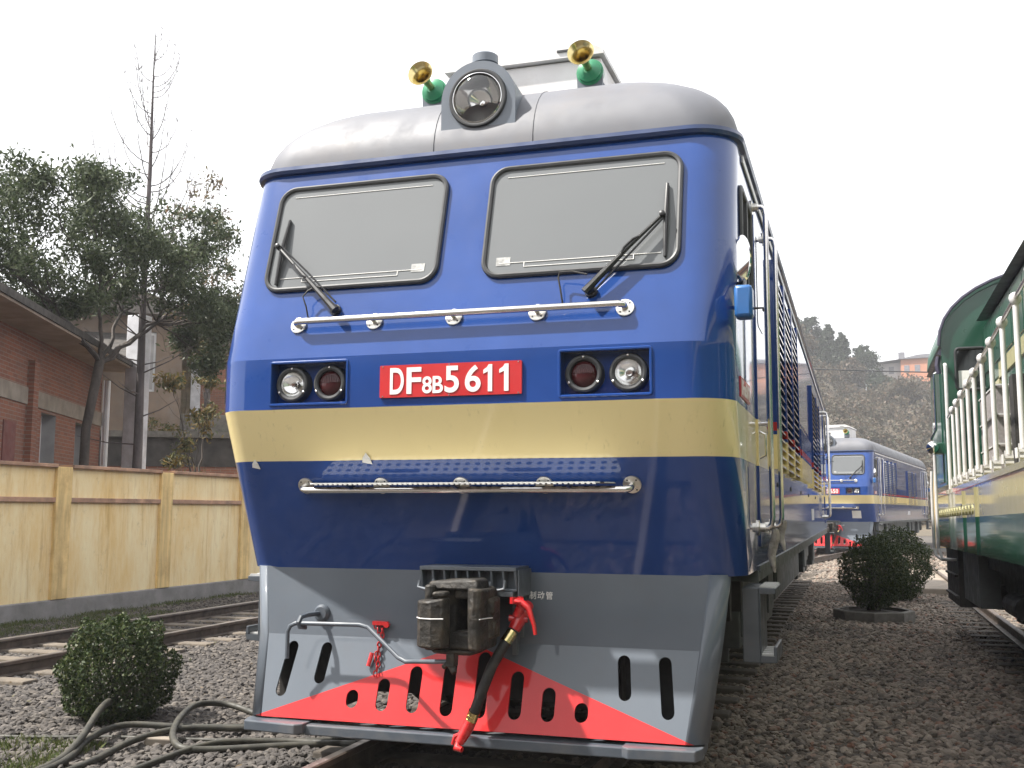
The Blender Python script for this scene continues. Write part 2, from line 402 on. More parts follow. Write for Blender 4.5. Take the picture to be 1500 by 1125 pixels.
def build_locomotive():
    L = empty('diesel_locomotive', (0, 0, 0), 0)
    P = M['paint']
    # ---- body shell
    mb = MB(); zs = [1.08, 1.45, 1.765, 2.08, 2.115, 2.368, 2.40, 2.85, 3.3, 3.76]
    rings = [[(x, y, z) for x, y in outline(yf(z), 1.65, .27)] for z in zs]
    def skip(i, j): return i == 4 and j in (IFR+1, IFR+4)
    mb.loft(rings, skip=skip)
    # rear: leave as built, mirrored nose; underside
    mb.add([(x, y, 1.08) for x, y in outline(yf(1.08), 1.65, .27)], [tuple(range(len(rings[0])))])
    mb.build('body', P, L, smooth=14, fix=True)
    for s in (-1, 1):       # lamp pockets
        a, b = sorted((s*.68, s*1.2)); q = MB(); d = .09
        q.add([(a, 0, 2.115), (b, 0, 2.115), (b, 0, 2.368), (a, 0, 2.368), (a, d, 2.115), (b, d, 2.115), (b, d, 2.368), (a, d, 2.368)],
              [(0, 1, 5, 4), (1, 2, 6, 5), (2, 3, 7, 6), (3, 0, 4, 7), (4, 5, 6, 7)])
        # thin raised lip
        closed_tube(q, [(x, -.002, z) for x, z in rrect(a-.006, b+.006, 2.109, 2.374, .01, 2)], (0, -1, 0), .009, .007, 6)
        q.build('lamp_recess', P, L, smooth=0, fix=False)
        for xc, kind in ((s*1.07, 'headlight'), (s*.81, 'tail_light')):
            zc = 2.239; h = MB()
            h.lathe((xc, .09, zc), (0, -1, 0), [(0, .112), (.055, .112), (.066, .106), (.070, .095), (.066, .083), (.058, .078), (.02, .078)], 32, cap=False)
            for k in range(3):
                a = R(90+120*k); c = (xc+.099*math.cos(a), .024, zc+.099*math.sin(a)); h.m = 1
                h.lathe(c, (0, -1, 0), [(0, .0075), (.006, .007), (.008, .004)], 10); h.m = 0
            ob = h.build(kind, [M['gasket'], M['steel']], L, smooth=30)
            g = MB()
            if kind == 'headlight':
                g.lathe((xc, .086, zc), (0, -1, 0), [(0, .012), (.004, .030), (.014, .052), (.030, .068), (.046, .078)], 32, cap=False)
                g.build('reflector', M['reflector'], ob)
                g = MB(); g.lathe((xc, .08, zc), (0, -1, 0), [(0, .017), (.02, .02), (.030, .012)], 14); g.build('bulb', M['chrome'], ob)
                g = MB(); g.lathe((xc, .036, zc), (0, -1, 0), [(0, .079), (.008, .072), (.016, .05), (.020, .022), (.0205, .001), (.0165, .001), (.016, .022), (.012, .05), (.004, .072)], 32, cap=False); g.build('lens', M['glass'], ob)
            else:
                g.lathe((xc, .050, zc), (0, -1, 0), [(0, .079), (.012, .070), (.022, .045), (.026, .018), (.0265, .001)], 32, cap=False)
                for k in range(-6, 7):
                    x = xc+k*.0115; hh = math.sqrt(max(0, .068**2-(k*.0115)**2))
                    g.tube([(x, .022+.2*(k*.0115)**2/.07, zc+.1*hh), (x, .028+.2*(k*.0115)**2/.07, zc+hh*.8)], .0035, 6)
                g.build('lens', M['lensred'], ob)
    # ---- roof
    rr = []; D = .62; H = .53
    prof = [(0, 0)]+[(D*(1-math.cos(R(a))), H*math.sin(R(a))) for a in range(9, 91, 9)]
    for t, h in prof:
        rr.append([(x, y, 3.765+h) for x, y in outline(.425+.85*t, 1.65-t, .30+.35*t)])
    for t, h in ((.9, .565), (1.2, .59), (1.45, .60)):
        rr.append([(x, y, 3.765+h) for x, y in outline(.425+.85*D+(t-D)*1.3, 1.65-t, .15)])
    mb = MB(); mb.loft(rr); n = len(rr[0]); mb.add(rr[-1], [tuple(range(n))])
    mb.build('roof', M['roofgrey'], L, smooth=30)
    # faint roof seams
    for x in (-.30, .38):
        q = MB(); q.tube([(x, .425+.85*t-.001, 3.765+h) for t, h in prof[:9]], .004, 6)
        q.build('roof_seam', M['roofgrey'], L)
    # ---- cornice
    mb = MB(); sec = [(.0, 3.722), (.03, 3.728), (.04, 3.750), (.034, 3.776), (.0, 3.782)]
    mb.loft([[(x, y, z) for x, y in outline(yf(3.73)-o, 1.65+o, .28+o, length=LEN)] for o, z in sec])
    mb.build('cornice', M['trimblue'], L, smooth=30)
    for s in (-1, 1): mb = MB(); mb.box(*(sorted((s*1.655, s*1.665))), .8, LEN-.8, 3.655, 3.70); mb.build('cornice_strip', M['whitebox'], L, smooth=0)
    # ---- windscreens
    for s in (-1, 1):
        a, b = sorted((s*.155, s*1.345)); o = rrect(a, b, 2.865, 3.60, .105)
        w_ = MB(); w_.add([S(x, z, .010) for x, z in o], [tuple(range(len(o)))]); ob = w_.build('windscreen', M['screen'], L, smooth=0, fix=False)
        g = MB(); closed_tube(g, [S(x, z, .012) for x, z in o], SN, .017, .018); g.build('gasket', M['gasket'], ob)
        g = MB(); o2 = rrect(a+.045, b-.045, 2.91, 3.555, .08)
        i0, i1 = min(a, b), max(a, b)
        g.tube([S(i0+.10, 3.535, .012), S(i1-.10, 3.535, .012)], .0028, 5)
        g.build('seal_line', M['white'], ob); g = MB()
        g.tube([S(i0+.10, 2.945, .012), S(i1-.10, 2.945, .012)], .0028, 5)
        g.tube([S(i0+.26, 2.915, .012), S(i1-.26, 2.915, .012)], .0028, 5)
        g.tube([S(i0+.26, 2.915, .012), S(i0+.26, 2.945, .012)], .0028, 5); g.tube([S(i1-.26, 2.915, .012), S(i1-.26, 2.945, .012)], .0028, 5)
        g.build('seal_line', M['white'], ob)
        c = MB(); fx = -.28 if s < 0 else .28
        c.add([S(fx+dx, z, .0125) for dx, z in ((-.045, 2.93), (.045, 2.93), (.045, 2.985), (-.045, 2.985))], [(0, 1, 2, 3)])
        c.build('glass_sticker', M['sticker'], ob, smooth=0, fix=False)
    # ---- wipers
    def wiper(base, joint, top, end, loop):
        w_ = MB(); w_.lathe(S(*base, 0), SN, [(0, .038), (.02, .036), (.022, .024), (.07, .024), (.075, .018)], 18)
        d = Vector((joint[0]-base[0], 0, joint[1]-base[1])).normalized(); px = Vector((-d.z, 0, d.x))
        q0 = S(base[0], base[1], .055); M4 = Matrix.Translation(q0)
        ob = w_.build('wiper', M['black'], L, smooth=30)
        a = MB()
        def LP(t, k, off): return S(base[0]+(joint[0]-base[0])*t+px.x*k, base[1]+(joint[1]-base[1])*t+px.z*k, off)
        a.tube([LP(-.06, 0, .06), LP(.10, 0, .066), LP(.55, 0, .075), LP(1., 0, .062)], [.026, .021, .013, .010], 8)
        a.tube([LP(.02, -.034, .05), LP(.5, -.03, .062), LP(.98, -.016, .058)], .0065, 6)
        a.tube([LP(.45, 0, .084), LP(.50, .012, .088), LP(.62, .012, .086), LP(.68, 0, .08)], .007, 6)
        a.lathe(LP(1., 0, .045), SN, [(0, .018), (.04, .018), (.045, .01)], 12)
        a.build('wiper_arm', M['black'], ob)
        b = MB(); t_, e_ = S(*top, .026), S(*end, .026)
        b.tube([t_, t_.lerp(e_, .5)+SN*.02, e_], [.010, .015, .010], 8)
        b.tube([S(*top, .014), S(*end, .014)], .007, 6); b.build('wiper_blade', M['black'], ob)
        c = MB(); c.tube([S(*p, o) for p, o in loop], .0055, 6); c.build('washer_hose', M['rubber'], ob)
    wiper((-.806, 2.706), (-1.272, 3.15), (-1.245, 3.36), (-1.262, 2.90),
          [((-.99, 2.661), .01), ((-.995, 2.72), .05), ((-1.02, 2.78), .07), ((-.99, 2.82), .07), ((-.93, 2.845), .075), ((-.90, 2.835), .075)])
    wiper((.842, 2.727), (1.255, 3.16), (1.27, 3.385), (1.272, 2.912),
          [((.676, 2.66), .01), ((.668, 2.73), .05), ((.652, 2.80), .06), ((.66, 2.83), .07), ((.74, 2.825), .08), ((.83, 2.80), .08)])
    # ---- nose handrails
    for fn, z, off in ((S, 2.615, .064), (LO, 1.612, .075)):
        nn = SN if fn is S else Vector((0, -.9104, -.4138))
        h = MB(); X0 = 1.05
        pts = [fn(-X0, z, .0)]+[fn(-X0, z, off-.025), fn(-X0+.008, z, off-.011), fn(-X0+.03, z, off), fn(X0-.03, z, off), fn(X0-.008, z, off-.011), fn(X0, z, off-.025), fn(X0, z, 0)]
        h.tube(pts, .0205, 14); ob = h.build('handrail', M['steel'], L)
        for x in (-1.05, -.525, 0, .525, 1.05):
            f = MB(); f.lathe(fn(x, z, 0), nn, [(0, .054), (.011, .053), (.013, .048)], 24)
            if abs(x) < 1: f.cyl(fn(x, z, .01), fn(x, z, off), .013, 10)
            f.m = 1
            for k in range(4):
                a = R(45+90*k); f.lathe(fn(x+.038*math.cos(a), z+.038*math.sin(a), .012), nn, [(0, .006), (.004, .005)], 8)
            f.build('flange', [M['flange'], M['gasket']], ob)
    # ---- tread step on the lower nose
    t = MB(); zt = 1.618
    holes = []
    holes += [rrect(-.56, -.30, .105, .135, .01, 2), rrect(.27, .53, .105, .135, .01, 2)]
    out = [(-.96, .20), (-.97, .12), (-.93, .03), (-.88, 0), (.88, 0), (.93, .03), (.97, .12), (.96, .20)]
    y0 = -.02
    holed(t, out, holes, lambda x, y: (x, y0+y, zt)); 
    ob = t.build('tread_plate', M['treadtop'], L, smooth=0, solid=.006)
    t = MB()
    for i in range(54):
        x = -.87+i*.0328; t.add([(x, y0-.004, zt-.010), (x+.022, y0-.004, zt-.010), (x+.016, y0-.004, zt+.004), (x+.006, y0-.004, zt+.004),
                                 (x, y0+.004, zt-.010), (x+.022, y0+.004, zt-.010), (x+.016, y0+.004, zt+.004), (x+.006, y0+.004, zt+.004)],
                                [(0, 1, 2, 3), (5, 4, 7, 6), (0, 3, 7, 4), (1, 5, 6, 2), (3, 2, 6, 7), (0, 4, 5, 1)])
    t.build('serrated_edge', M['tread'], ob, smooth=0)
    for x in (-.7, 0, .7):
        t = MB(); t.prism([(.02, zt-.006), (.17, zt-.006), (.19, zt-.03), (.175, zt-.05)], lambda y, z, x=x: (x-.008, y, z), lambda y, z, x=x: (x+.008, y, z))
        t.build('bracket', P, ob, smooth=0)
    # ---- number plate
    q = MB(); q.prism(rrect(-.45, .45, 2.132, 2.328, .006, 2), lambda x, z: (x, -.012, z), lambda x, z: (x, 0.0, z)); q.build('number_plate', M['redplate'], L, smooth=0)
    pl = [o for o in L.children if o.name.startswith('number_plate')][0]
    for x in (-.43, 0, .43):
        for z in (2.1395, 2.3205): sc = MB(); sc.lathe((x, -.012, z), (0, -1, 0), [(0, .005), (.003, .004)], 8); sc.build('screw', M['steel'], pl)
    # ---- headlamp housing with horns and roof unit
    q = MB(); zc = 4.143; r = .257
    arch = [(-r, 3.80), (r, 3.80)]+[(r*math.cos(R(a)), zc+r*math.sin(R(a))) for a in range(0, 181, 9)]
    holed(q, arch, [circle(0, zc, .182)], lambda x, z: (x, .46, z))
    n = len(arch); f = [(x, .46, z) for x, z in arch]; bk = [(x*.97, 1.12 if z > zc else 1.02, z-(.05 if z > zc else 0)) for x, z in arch]
    q.loft([f, bk])
    hh = q.build('headlamp_housing', M['housegrey'], L, smooth=30)
    g = MB(); g.lathe((0, .47, zc), (0, -1, 0), [(0, .20), (.018, .20), (.030, .193), (.032, .182), (.028, .172), (.012, .166), (-.03, .166)], 44, cap=False); g.build('lamp_ring', M['gasket'], hh)
    g = MB(); g.lathe((0, .448, zc), (0, -1, 0), [(0, .170), (.008, .170), (.010, .166), (.004, .163)], 44, cap=False); g.build('chrome_bezel', M['chrome'], hh)
    g = MB(); g.lathe((0, .62, zc), (0, -1, 0), [(0, .01), (.004, .04), (.03, .09), (.075, .13), (.13, .160), (.15, .167)], 44, cap=False); g.build('reflector', M['headrefl'], hh)
    g = MB(); g.lathe((.0, .61, zc), (0, -1, 0), [(0, .02), (.03, .026), (.05, .026), (.065, .018), (.07, .005)], 20); g.build('bulb', M['reflector'], hh)
    g = MB(); g.lathe((0, .452, zc), (0, -1, 0), [(0, .168), (.012, .15), (.026, .11), (.036, .06), (.039, .001), (.034, .001), (.031, .06), (.021, .11), (.007, .15)], 44, cap=False); g.build('lens', M['glass'], hh)
    g = MB(); g.lathe((0, .60, 4.40), (0, 0, 1), [(0, .075), (.03, .075), (.031, .088), (.085, .088), (.095, .078), (.097, .02)], 28); g.build('vent_cap', M['housegrey'], hh)
    for s in (-1, 1):
        h = MB(); o = Vector((s*.589, 1.13, 4.53))
        h.lathe(o, (0, -1, .05), [(-.11, .055), (-.08, .092), (-.02, .098), (-.015, .086), (.01, .084), (.02, .055), (.04, .034)], 24)
        for k in range(6):
            a = R(60*k); h.lathe(o+Vector((.078*math.cos(a), .02, .078*math.sin(a))), (0, -1, 0), [(0, .012), (.02, .011)], 8)
        ho = h.build('horn', M['horngreen'], L)
        h = MB(); h.lathe(o, (0, -1, .12), [(.02, .024), (.09, .026), (.15, .033), (.20, .048), (.235, .070), (.252, .094), (.256, .092), (.238, .066), (.20, .042), (.15, .026), (.08, .016), (.07, .002)], 28, cap=False); h.build('horn_bell', M['brass'], ho)
        h = MB(); h.prism([(-.085, 4.25), (.085, 4.25), (.095, 4.52), (.07, 4.52), (.045, 4.44), (-.045, 4.44), (-.07, 4.52), (-.095, 4.52)], lambda x, z: (o.x+x, 1.15, z), lambda x, z: (o.x+x, 1.165, z))
        h.box(o.x-.08, o.x+.08, 1.15, 1.27, 4.25, 4.34); h.tube([(o.x+.07, 1.2, 4.27), (o.x+.10, 1.26, 4.42), (o.x+.05, 1.2, 4.5)], .012, 8); h.build('horn_bracket', M['housegrey'], ho, smooth=0)
    q = MB(); q.box(-.56, .62, 1.38, 3.2, 4.28, 4.735); u = q.build('roof_unit', M['whitebox'], L, smooth=0, bevel=.02)
    q = MB(); q.prism([(-.585, 4.742), (.645, 4.742), (.645, 4.775), (.52, 4.845), (-.46, 4.845), (-.585, 4.76)], lambda x, z: (x, 1.335, z), lambda x, z: (x, 3.24, z)); q.build('roof_unit_lid', M['whitebox'], u, smooth=0)
    q = MB(); q.box(.30, .46, 1.325, 1.335, 4.785, 4.80); q.build('catch', M['gasket'], u, smooth=0)
    # ---- apron / plough
    q = MB()
    def ya(z): return .225+.175*(z-.17)/.49 if z <= .66 else .40+.06*(z-.66)/.43
    W = lambda z: 1.33+.065*(z-.17)/.49 if z <= .66 else 1.395+.055*(z-.66)/.43
    slots = []
    for s in (-1, 1):
        slots.append(stadium(s*1.20, .583, s*1.228, .327, .037)); slots.append(stadium(s*.960, .583, s*.976, .412, .037))
        for x, zb, zt in ((.105, .275, .565), (.325, .28, .465), (.527, .28, .385), (.728, .287, .312)):
            slots.append(stadium(s*x, zt, s*x, zb, .040))
    lo = [(-W(.17), .17), (W(.17), .17), (W(.66), .66), (-W(.66), .66)]
    holed(q, lo, slots, lambda x, z: (x, ya(z), z))
    q.add([(x, ya(z), z) for x, z in ((-W(.66), .66), (W(.66), .66), (W(1.09), 1.09), (-W(1.09), 1.09))], [(0, 1, 2, 3)])
    def corner(z, s):
        r = .11; return [(s*W(z), ya(z), z)]+[(s*(W(z)+r*math.sin(R(a))), ya(z)+r-r*math.cos(R(a)), z) for a in range(10, 91, 10)]+[(s*(W(z)+r-.01), ya(z)+r+.07, z), (s*(W(z)+r-.06), ya(z)+r+.10, z)]
    q2_ = MB(); q2_.box(-.85, .85, .80, 1.0, .26, .80); q2_.box(-1.2, 1.2, .95, 1.1, .55, 1.0); q2_.box(-1.40, -.92, .56, .80, .20, .98); q2_.box(.92, 1.36, .60, .80, .22, .98); q2_.box(-.92, .92, .72, .80, .80, 1.0); q2_.build('slot_shade_plate', M['under'], L, smooth=0)  # dark plates added behind the slots so their insides read as shade
    ap = q.build('apron', M['apron'], L, smooth=0, solid=.012)
    for s in (-1, 1): q = MB(); q.loft([corner(z, s) for z in (.17, .66, 1.09)], closed=False); q.build('apron_corner', M['apron'], L, smooth=25, solid=.012)
    q = MB()
    q.box(-1.0, 1.0, .165, .45, .085, .147); q.build('plough_bar', M['barrier'], L, smooth=0, bevel=.008)
    for s in (-1, 1):
        q = MB(); a, b = (1.0, 1.40)
        q.prism([(a-.01, .13), (a+.03, .09), (b, .13), (b+.03, .22), (b+.02, .5), (a-.01, .5)], lambda x, y: (s*x, y, .098), lambda x, y: (s*x, y, .160)); q.build('plough_foot', M['barrier'], L, smooth=0, bevel=.008)
    # ---- white brake-pipe writing
    q = MB(); x = .365
    for ch in '制动管':
        put_glyph(q, ch, x, x+.043, .925, .972, lambda a, b, d: (a, ya(b)-.009-d, b), .002, .012); x += .052
    q.build('lettering', M['white'], L, smooth=0)
    # ---- front beam above the coupler
    q = MB(); q.box(-.25, .36, .17, .47, 1.102, 1.125); q.box(-.25, .36, .19, .47, .985, 1.0)
    for i in range(9): x = -.25+i*.0745; q.prism([(.30, 1.102), (.175, 1.102), (.20, .999), (.30, .999)], lambda y, z, x=x: (x, y, z), lambda y, z, x=x: (x+.014, y, z))
    q.box(-.25, .36, .26, .33, .997, 1.104); q.box(.10, .345, .16, .47, .955, .984); q.box(.285, .315, .34, .44, .60, .955); q.box(.32, .345, .38, .47, .70, .955); q.box(.362, .372, .20, .47, .95, 1.11)
    for x in (-.20, .25):
        q.tube([(x-.045, .165, 1.04), (x-.045, .145, 1.0), (x, .14, .99), (x+.045, .145, 1.0), (x+.045, .165, 1.05)], .011, 8)
    q.build('front_beam', M['beam'], L, smooth=0, bevel=.004)
    # ---- coupler
    q = MB(); cz = .852
    body = [(-.135, -.02), (-.12, .10), (.0, .30), (.14, .30), (.26, .12), (.265, -.06), (.245, -.145), (.20, -.16), (.165, -.12), (.165, -.02), (.15, .09), (.07, .15), (.045, .04), (-.05, -.03)]
    q.prism(body, lambda x, y: (x, y, cz-.185+.01*math.sin(9*x)), lambda x, y: (x, y, cz+.165+.02*math.cos(7*x)))
    top = [(-.12, -.03), (.0, -.06), (.14, -.07), (.22, -.10), (.24, .05), (.15, .26), (-.03, .24)]
    q.prism(top, lambda x, y: (x, y, cz+.15), lambda x, y: (x*.93, y*.9+.01, cz+.205+.01*math.sin(8*x)))
    q.prism([(.235, -.06), (.285, -.03), (.29, .10), (.24, .16)], lambda x, y: (x, y, cz-.12), lambda x, y: (x, y, cz+.11))
    q.prism([(-.10, -.05), (.04, -.09), (.20, -.10), (.22, .1), (-.02, .2)], lambda x, y: (x, y, cz-.185), lambda x, y: (x*.8+.01, y*.8, cz-.212))
    q.box(-.02, .16, .25, .9, cz-.09, cz+.09)
    q.prism([(.04, -.08), (.17, -.10), (.18, .12), (.04, .12)], lambda x, y: (x, y, cz-.18), lambda x, y: (x, y, cz-.085)); q.prism([(.05, -.02), (.17, -.06), (.18, .12), (.04, .12)], lambda x, y: (x, y, cz+.10), lambda x, y: (x, y, cz+.166))
    q.box(.255, .30, -.02, .05, cz-.10, cz-.02); q.box(.25, .295, -.04, .06, cz+.02, cz+.10)
    c = q.build('coupler', M['iron'], L, smooth=25, bevel=.014)
    q = MB(); kn = [(-.135, -.06), (-.13, -.14), (-.09, -.195), (-.02, -.215), (.045, -.19), (.065, -.13), (.04, -.085), (-.02, -.07), (-.03, .0), (-.12, .02)]
    q.prism(kn, lambda x, y: (x, y, cz-.165), lambda x, y: (x*1.0, y, cz+.105+.012*math.sin(20*x))); q.prism([(-.02, -.20), (.055, -.18), (.06, -.11), (-.01, -.10)], lambda x, y: (x, y, cz+.118), lambda x, y: (x, y, cz+.15))
    q.cyl((-.085, -.055, cz-.19), (-.085, -.055, cz+.18), .033, 14); q.build('knuckle', M['iron'], c, smooth=25, bevel=.012)
    q = MB(); q.tube([(-.137, -.075, cz), (-.132, -.142, cz), (-.091, -.198, cz), (-.02, -.218, cz), (.047, -.192, cz)], .0035, 5); q.build('centre_mark', M['whitebox'], c); q = MB()
    q.tube([(.247, -.149, cz), (.268, -.062, cz), (.286, -.03, cz)], .0028, 5); q.build('centre_mark', M['whitebox'], c)
    q = MB(); q.box(.03, .08, -.10, -.03, cz-.275, cz-.20); q.tube([(.055, -.06, cz-.20), (.055, -.07, cz-.27), (.08, -.09, cz-.31)], [.030, .024, .016], 10); q.tube([(.03, -.07, cz-.26), (.0, -.06, cz-.285)], .016, 8); q.build('lock_lifter', M['iron'], c, smooth=25, bevel=.006)
    # ---- uncoupling rod
    q = MB(); q.tube([(-1.15, .20, .535), (-1.15, .20, .70), (-1.135, .205, .735), (-1.10, .21, .752), (-.66, .21, .757), (-.60, .205, .745), (-.36, .12, .585), (-.30, .10, .565), (-.23, .08, .572), (.03, -.06, .60)], .0135, 10)
    ur = q.build('uncoupling_rod', M['barrier'], L)
    q = MB(); q.lathe((-1.02, .43, .80), (0, -1, 0), [(0, .055), (.03, .055), (.05, .04)], 18); q.tube([(-1.03, .40, .80), (-1.05, .27, .80), (-1.07, .22, .79), (-1.075, .20, .76), (-1.07, .21, .73), (-1.05, .25, .725)], .016, 8); q.build('rod_bracket', M['barrier'], ur)
    # ---- red chain
    q = MB()
    def link(c, rot):
        pts = [Vector((.011*math.cos(a), 0, .019*math.sin(a))) for a in [2*math.pi*i/10 for i in range(10)]]
        Mx = Matrix.Rotation(rot, 3, 'Z'); closed_tube(q, [Mx @ p+c for p in pts], Mx @ Vector((0, 1, 0)), .0045, .0045, 6)
    for k in range(11): link(Vector((-.585+.006*math.sin(k), ya(.735-.028*k)-.03, .735-.028*k)), (k % 2)*1.4+.3)
    for k in range(8): link(Vector((-.625+.004*k+.02*math.sin(k*.5), ya(.735-.028*k)-.035, .735-.028*k)), (k % 2)*1.4+.6)
    q.box(-.645, -.555, ya(.75)-.05, ya(.75)-.004, .742, .765); q.lathe((-.55, ya(.745)-.03, .745), (0, -1, 0), [(0, .02), (.02, .018)], 10)
    q.tube([(-.63, ya(.56)-.03, .575), (-.645, ya(.5)-.03, .495)], .014, 8); q.build('safety_chain', M['redpaint'], L)
    # ---- brake hose
    q = MB(); hp = [(.335, .20, .755), (.30, .155, .69), (.24, .10, .565), (.195, .075, .44), (.15, .07, .32), (.115, .09, .25)]
    hp2 = []
    for i in range(len(hp)-1):
        for k in range(4): hp2.append(Vector(hp[i]).lerp(Vector(hp[i+1]), k/4))
    hp2.append(Vector(hp[-1])); q.tube(hp2, .031, 14); bh = q.build('brake_hose', M['rubber'], L)
    q = MB()
    for a, b in (((.332, .196, .75), (.305, .16, .70)), ((.145, .072, .31), (.118, .088, .255))):
        a, b = Vector(a), Vector(b)
        q = MB()
        for t in (0, .42, .84): q.cyl(a.lerp(b, t), a.lerp(b, t+.28), .035, 16)
        q.cyl(a, b, .0335, 16); q.build('hose_clamp', M['brass'], bh)
    q = MB(); q.tube([(.34, .20, .765), (.365, .22, .82), (.39, .25, .865), (.395, .30, .90)], [.036, .042, .044, .036], 14); q.tube([(.36, .20, .845), (.385, .19, .91)], [.028, .024], 12)
    q.cyl((.31, .20, .83), (.42, .22, .825), .020, 10); q.tube([(.345, .165, .935), (.40, .165, .925), (.44, .165, .895), (.475, .16, .80), (.485, .155, .745)], [.017, .022, .019, .013, .011], 10); q.cyl((.385, .21, .88), (.385, .16, .945), .026, 12)
    q.cyl((.345, .165, .918), (.345, .165, .955), .02, 10)
    q.build('angle_cock', M['redpaint'], bh, smooth=40)
    q = MB(); q.tube([(.118, .085, .252), (.10, .085, .215), (.075, .075, .17), (.055, .06, .13)], [.034, .036, .034, .028], 14); q.tube([(.06, .10, .18), (.05, .04, .105), (.085, .03, .10)], [.02, .024, .016], 10); q.tube([(.085, .06, .19), (.03, .06, .165), (.015, .06, .12)], [.012, .014, .01], 8)
    q.build('gladhand', M['redpaint'], bh, smooth=40)
    # ---- cab sides
    for s in (-1, 1):
        X = lambda d: s*(1.65+d)
        def sbox(mb, d0, d1, y0, y1, z0, z1): a, b = sorted((X(d0), X(d1))); mb.box(a, b, y0, y1, z0, z1)
        for (e, yy) in ((0, lambda y: y), (1, lambda y: LEN-y)):
            def yr(a, b): return sorted((yy(a), yy(b)))
            q = MB(); a, b = yr(.62, 1.28); q.prism(rrect(a, b, 2.80, 3.45, .06, 4), lambda y, z: (X(-.01), y, z), lambda y, z: (X(.006), y, z)); sw = q.build('side_window', M['sidewin'], L, smooth=0)
            q = MB(); closed_tube(q, [(X(.008), y, z) for y, z in rrect(a, b, 2.80, 3.45, .06, 4)], (1, 0, 0), .02, .016)
            sbox(q, .004, .02, (a+b)/2-.015, (a+b)/2+.015, 2.80, 3.45); q.build('window_frame', M['gasket'], sw)
            q = MB(); a, b = yr(1.50, 2.25); q.prism(rrect(a, b, 1.22, 3.52, .05, 4), lambda y, z: (X(-.01), y, z), lambda y, z: (X(.012), y, z)); d = q.build('side_door', M['paint'], L, smooth=0, bevel=.006)
            q = MB(); y = yy(1.56); q.cyl((X(.01), y, 2.05), (X(.075), y, 2.05), .014, 10); q.cyl((X(.07), y, 2.05), (X(.07), yy(1.66), 2.05), .012, 10)
            q.tube([(X(.01), yy(1.6), 2.0), (X(.05), yy(1.6), 1.98), (X(.05), yy(1.6), 1.84), (X(.01), yy(1.6), 1.82)], .008, 8); q.build('door_handle', M['steel'], d)
            q = MB(); a, b = yr(1.66, 2.10); q.prism(rrect(a, b, 2.75, 3.40, .05, 4), lambda y, z: (X(.012), y, z), lambda y, z: (X(.016), y, z)); q.build('door_window', M['sidewin'], d, smooth=0)
            for yg in (1.42, 2.33):
                q = MB(); y = yy(yg); q.tube([(X(0), y, 3.53), (X(.07), y, 3.53), (X(.09), y, 3.515), (X(.098), y, 3.47), (X(.098), y, 1.42), (X(.09), y, 1.37), (X(.07), y, 1.35), (X(0), y, 1.35)], .0175, 12); gr = q.build('grab_rail', M['steel'], L)
                for z in (3.53, 1.35):
                    f = MB(); f.lathe((X(0), y, z), (s, 0, 0), [(0, .05), (.012, .05), (.016, .03), (.05, .028)], 18); f.build('rail_socket', M['flange'], gr)
            q = MB(); a, b = yr(.42, .98); sbox(q, -.006, .008, a, b, 2.125, 2.245); sp_ = q.build('side_plate', M['redplate'], L, smooth=0)
            q = MB()
            for i, ch in enumerate('DF8B5611'):
                st = .05+.062*i; up_ = s*(1 if e == 0 else 1)
                y0_, y1_ = (a+st, a+st+.042) if s > 0 else (b-st, b-st-.042)
                put_glyph(q, ch, y0_, y1_, 2.14, 2.205 if ch in '8B' and i < 4 else 2.232, lambda u, v, dd: (X(.009+dd), u, v), .002, .03)
            q.build('plate_lettering', M['white'], sp_, smooth=0)
            # mirror
            if s > 0:
                q = MB(); a, b = yr(.09, .22); sbox(q, .012, .112, a, b, 2.535, 2.72); mi = q.build('wing_mirror', M['mirrorblue'], L, smooth=30, bevel=.02)
                q = MB(); q.tube([(X(-.02), yy(.45), 2.64), (X(.03), yy(.34), 2.64), (X(.05), yy(.21), 2.64)], .012, 8); q.tube([(X(.06), yy(.2), 2.71), (X(.055), yy(.30), 2.78), (X(-.02), yy(.55), 2.82)], .01, 8); q.tube([(X(.10), yy(.2), 2.60), (X(.16), yy(.2), 2.60), (X(.165), yy(.2), 2.58)], .007, 6); q.build('mirror_bracket', M['black'], mi)
                q = MB(); y = yy(.48); q.lathe((X(.03), y, 2.95), (0, -1 if e == 0 else 1, 0), [(0, .02), (.01, .05), (.03, .052), (.04, .045)], 20)
                for i in range(len(q.v)): v = q.v[i]; q.v[i] = (v[0], v[1], 2.95+(v[2]-2.95)*2.8)
                mo = q.build('oval_mirror', M['chrome'], L)
                q = MB(); q.tube([(X(.03), y, 2.82), (X(.02), y, 2.78), (X(0), y, 2.76)], .01, 8); q.build('mirror_arm', M['black'], mo)
            # steps
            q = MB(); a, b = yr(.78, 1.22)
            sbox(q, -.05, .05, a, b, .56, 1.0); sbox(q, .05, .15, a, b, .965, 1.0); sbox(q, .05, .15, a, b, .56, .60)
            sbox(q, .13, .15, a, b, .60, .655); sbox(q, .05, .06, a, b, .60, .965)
            stp = q.build('cab_step', M['stepshade'], L, smooth=0, bevel=.006)
            for zz in (1.0, .60):
                q = MB(); sbox(q, .056, .144, a+.02, b-.02, zz-.003, zz+.003)
                for i in range(5): sbox(q, .055, .145, a+.02+i*.09, a+.045+i*.09, zz-.002, zz+.012)
                q.build('step_tread', M['tread'], stp, smooth=0)
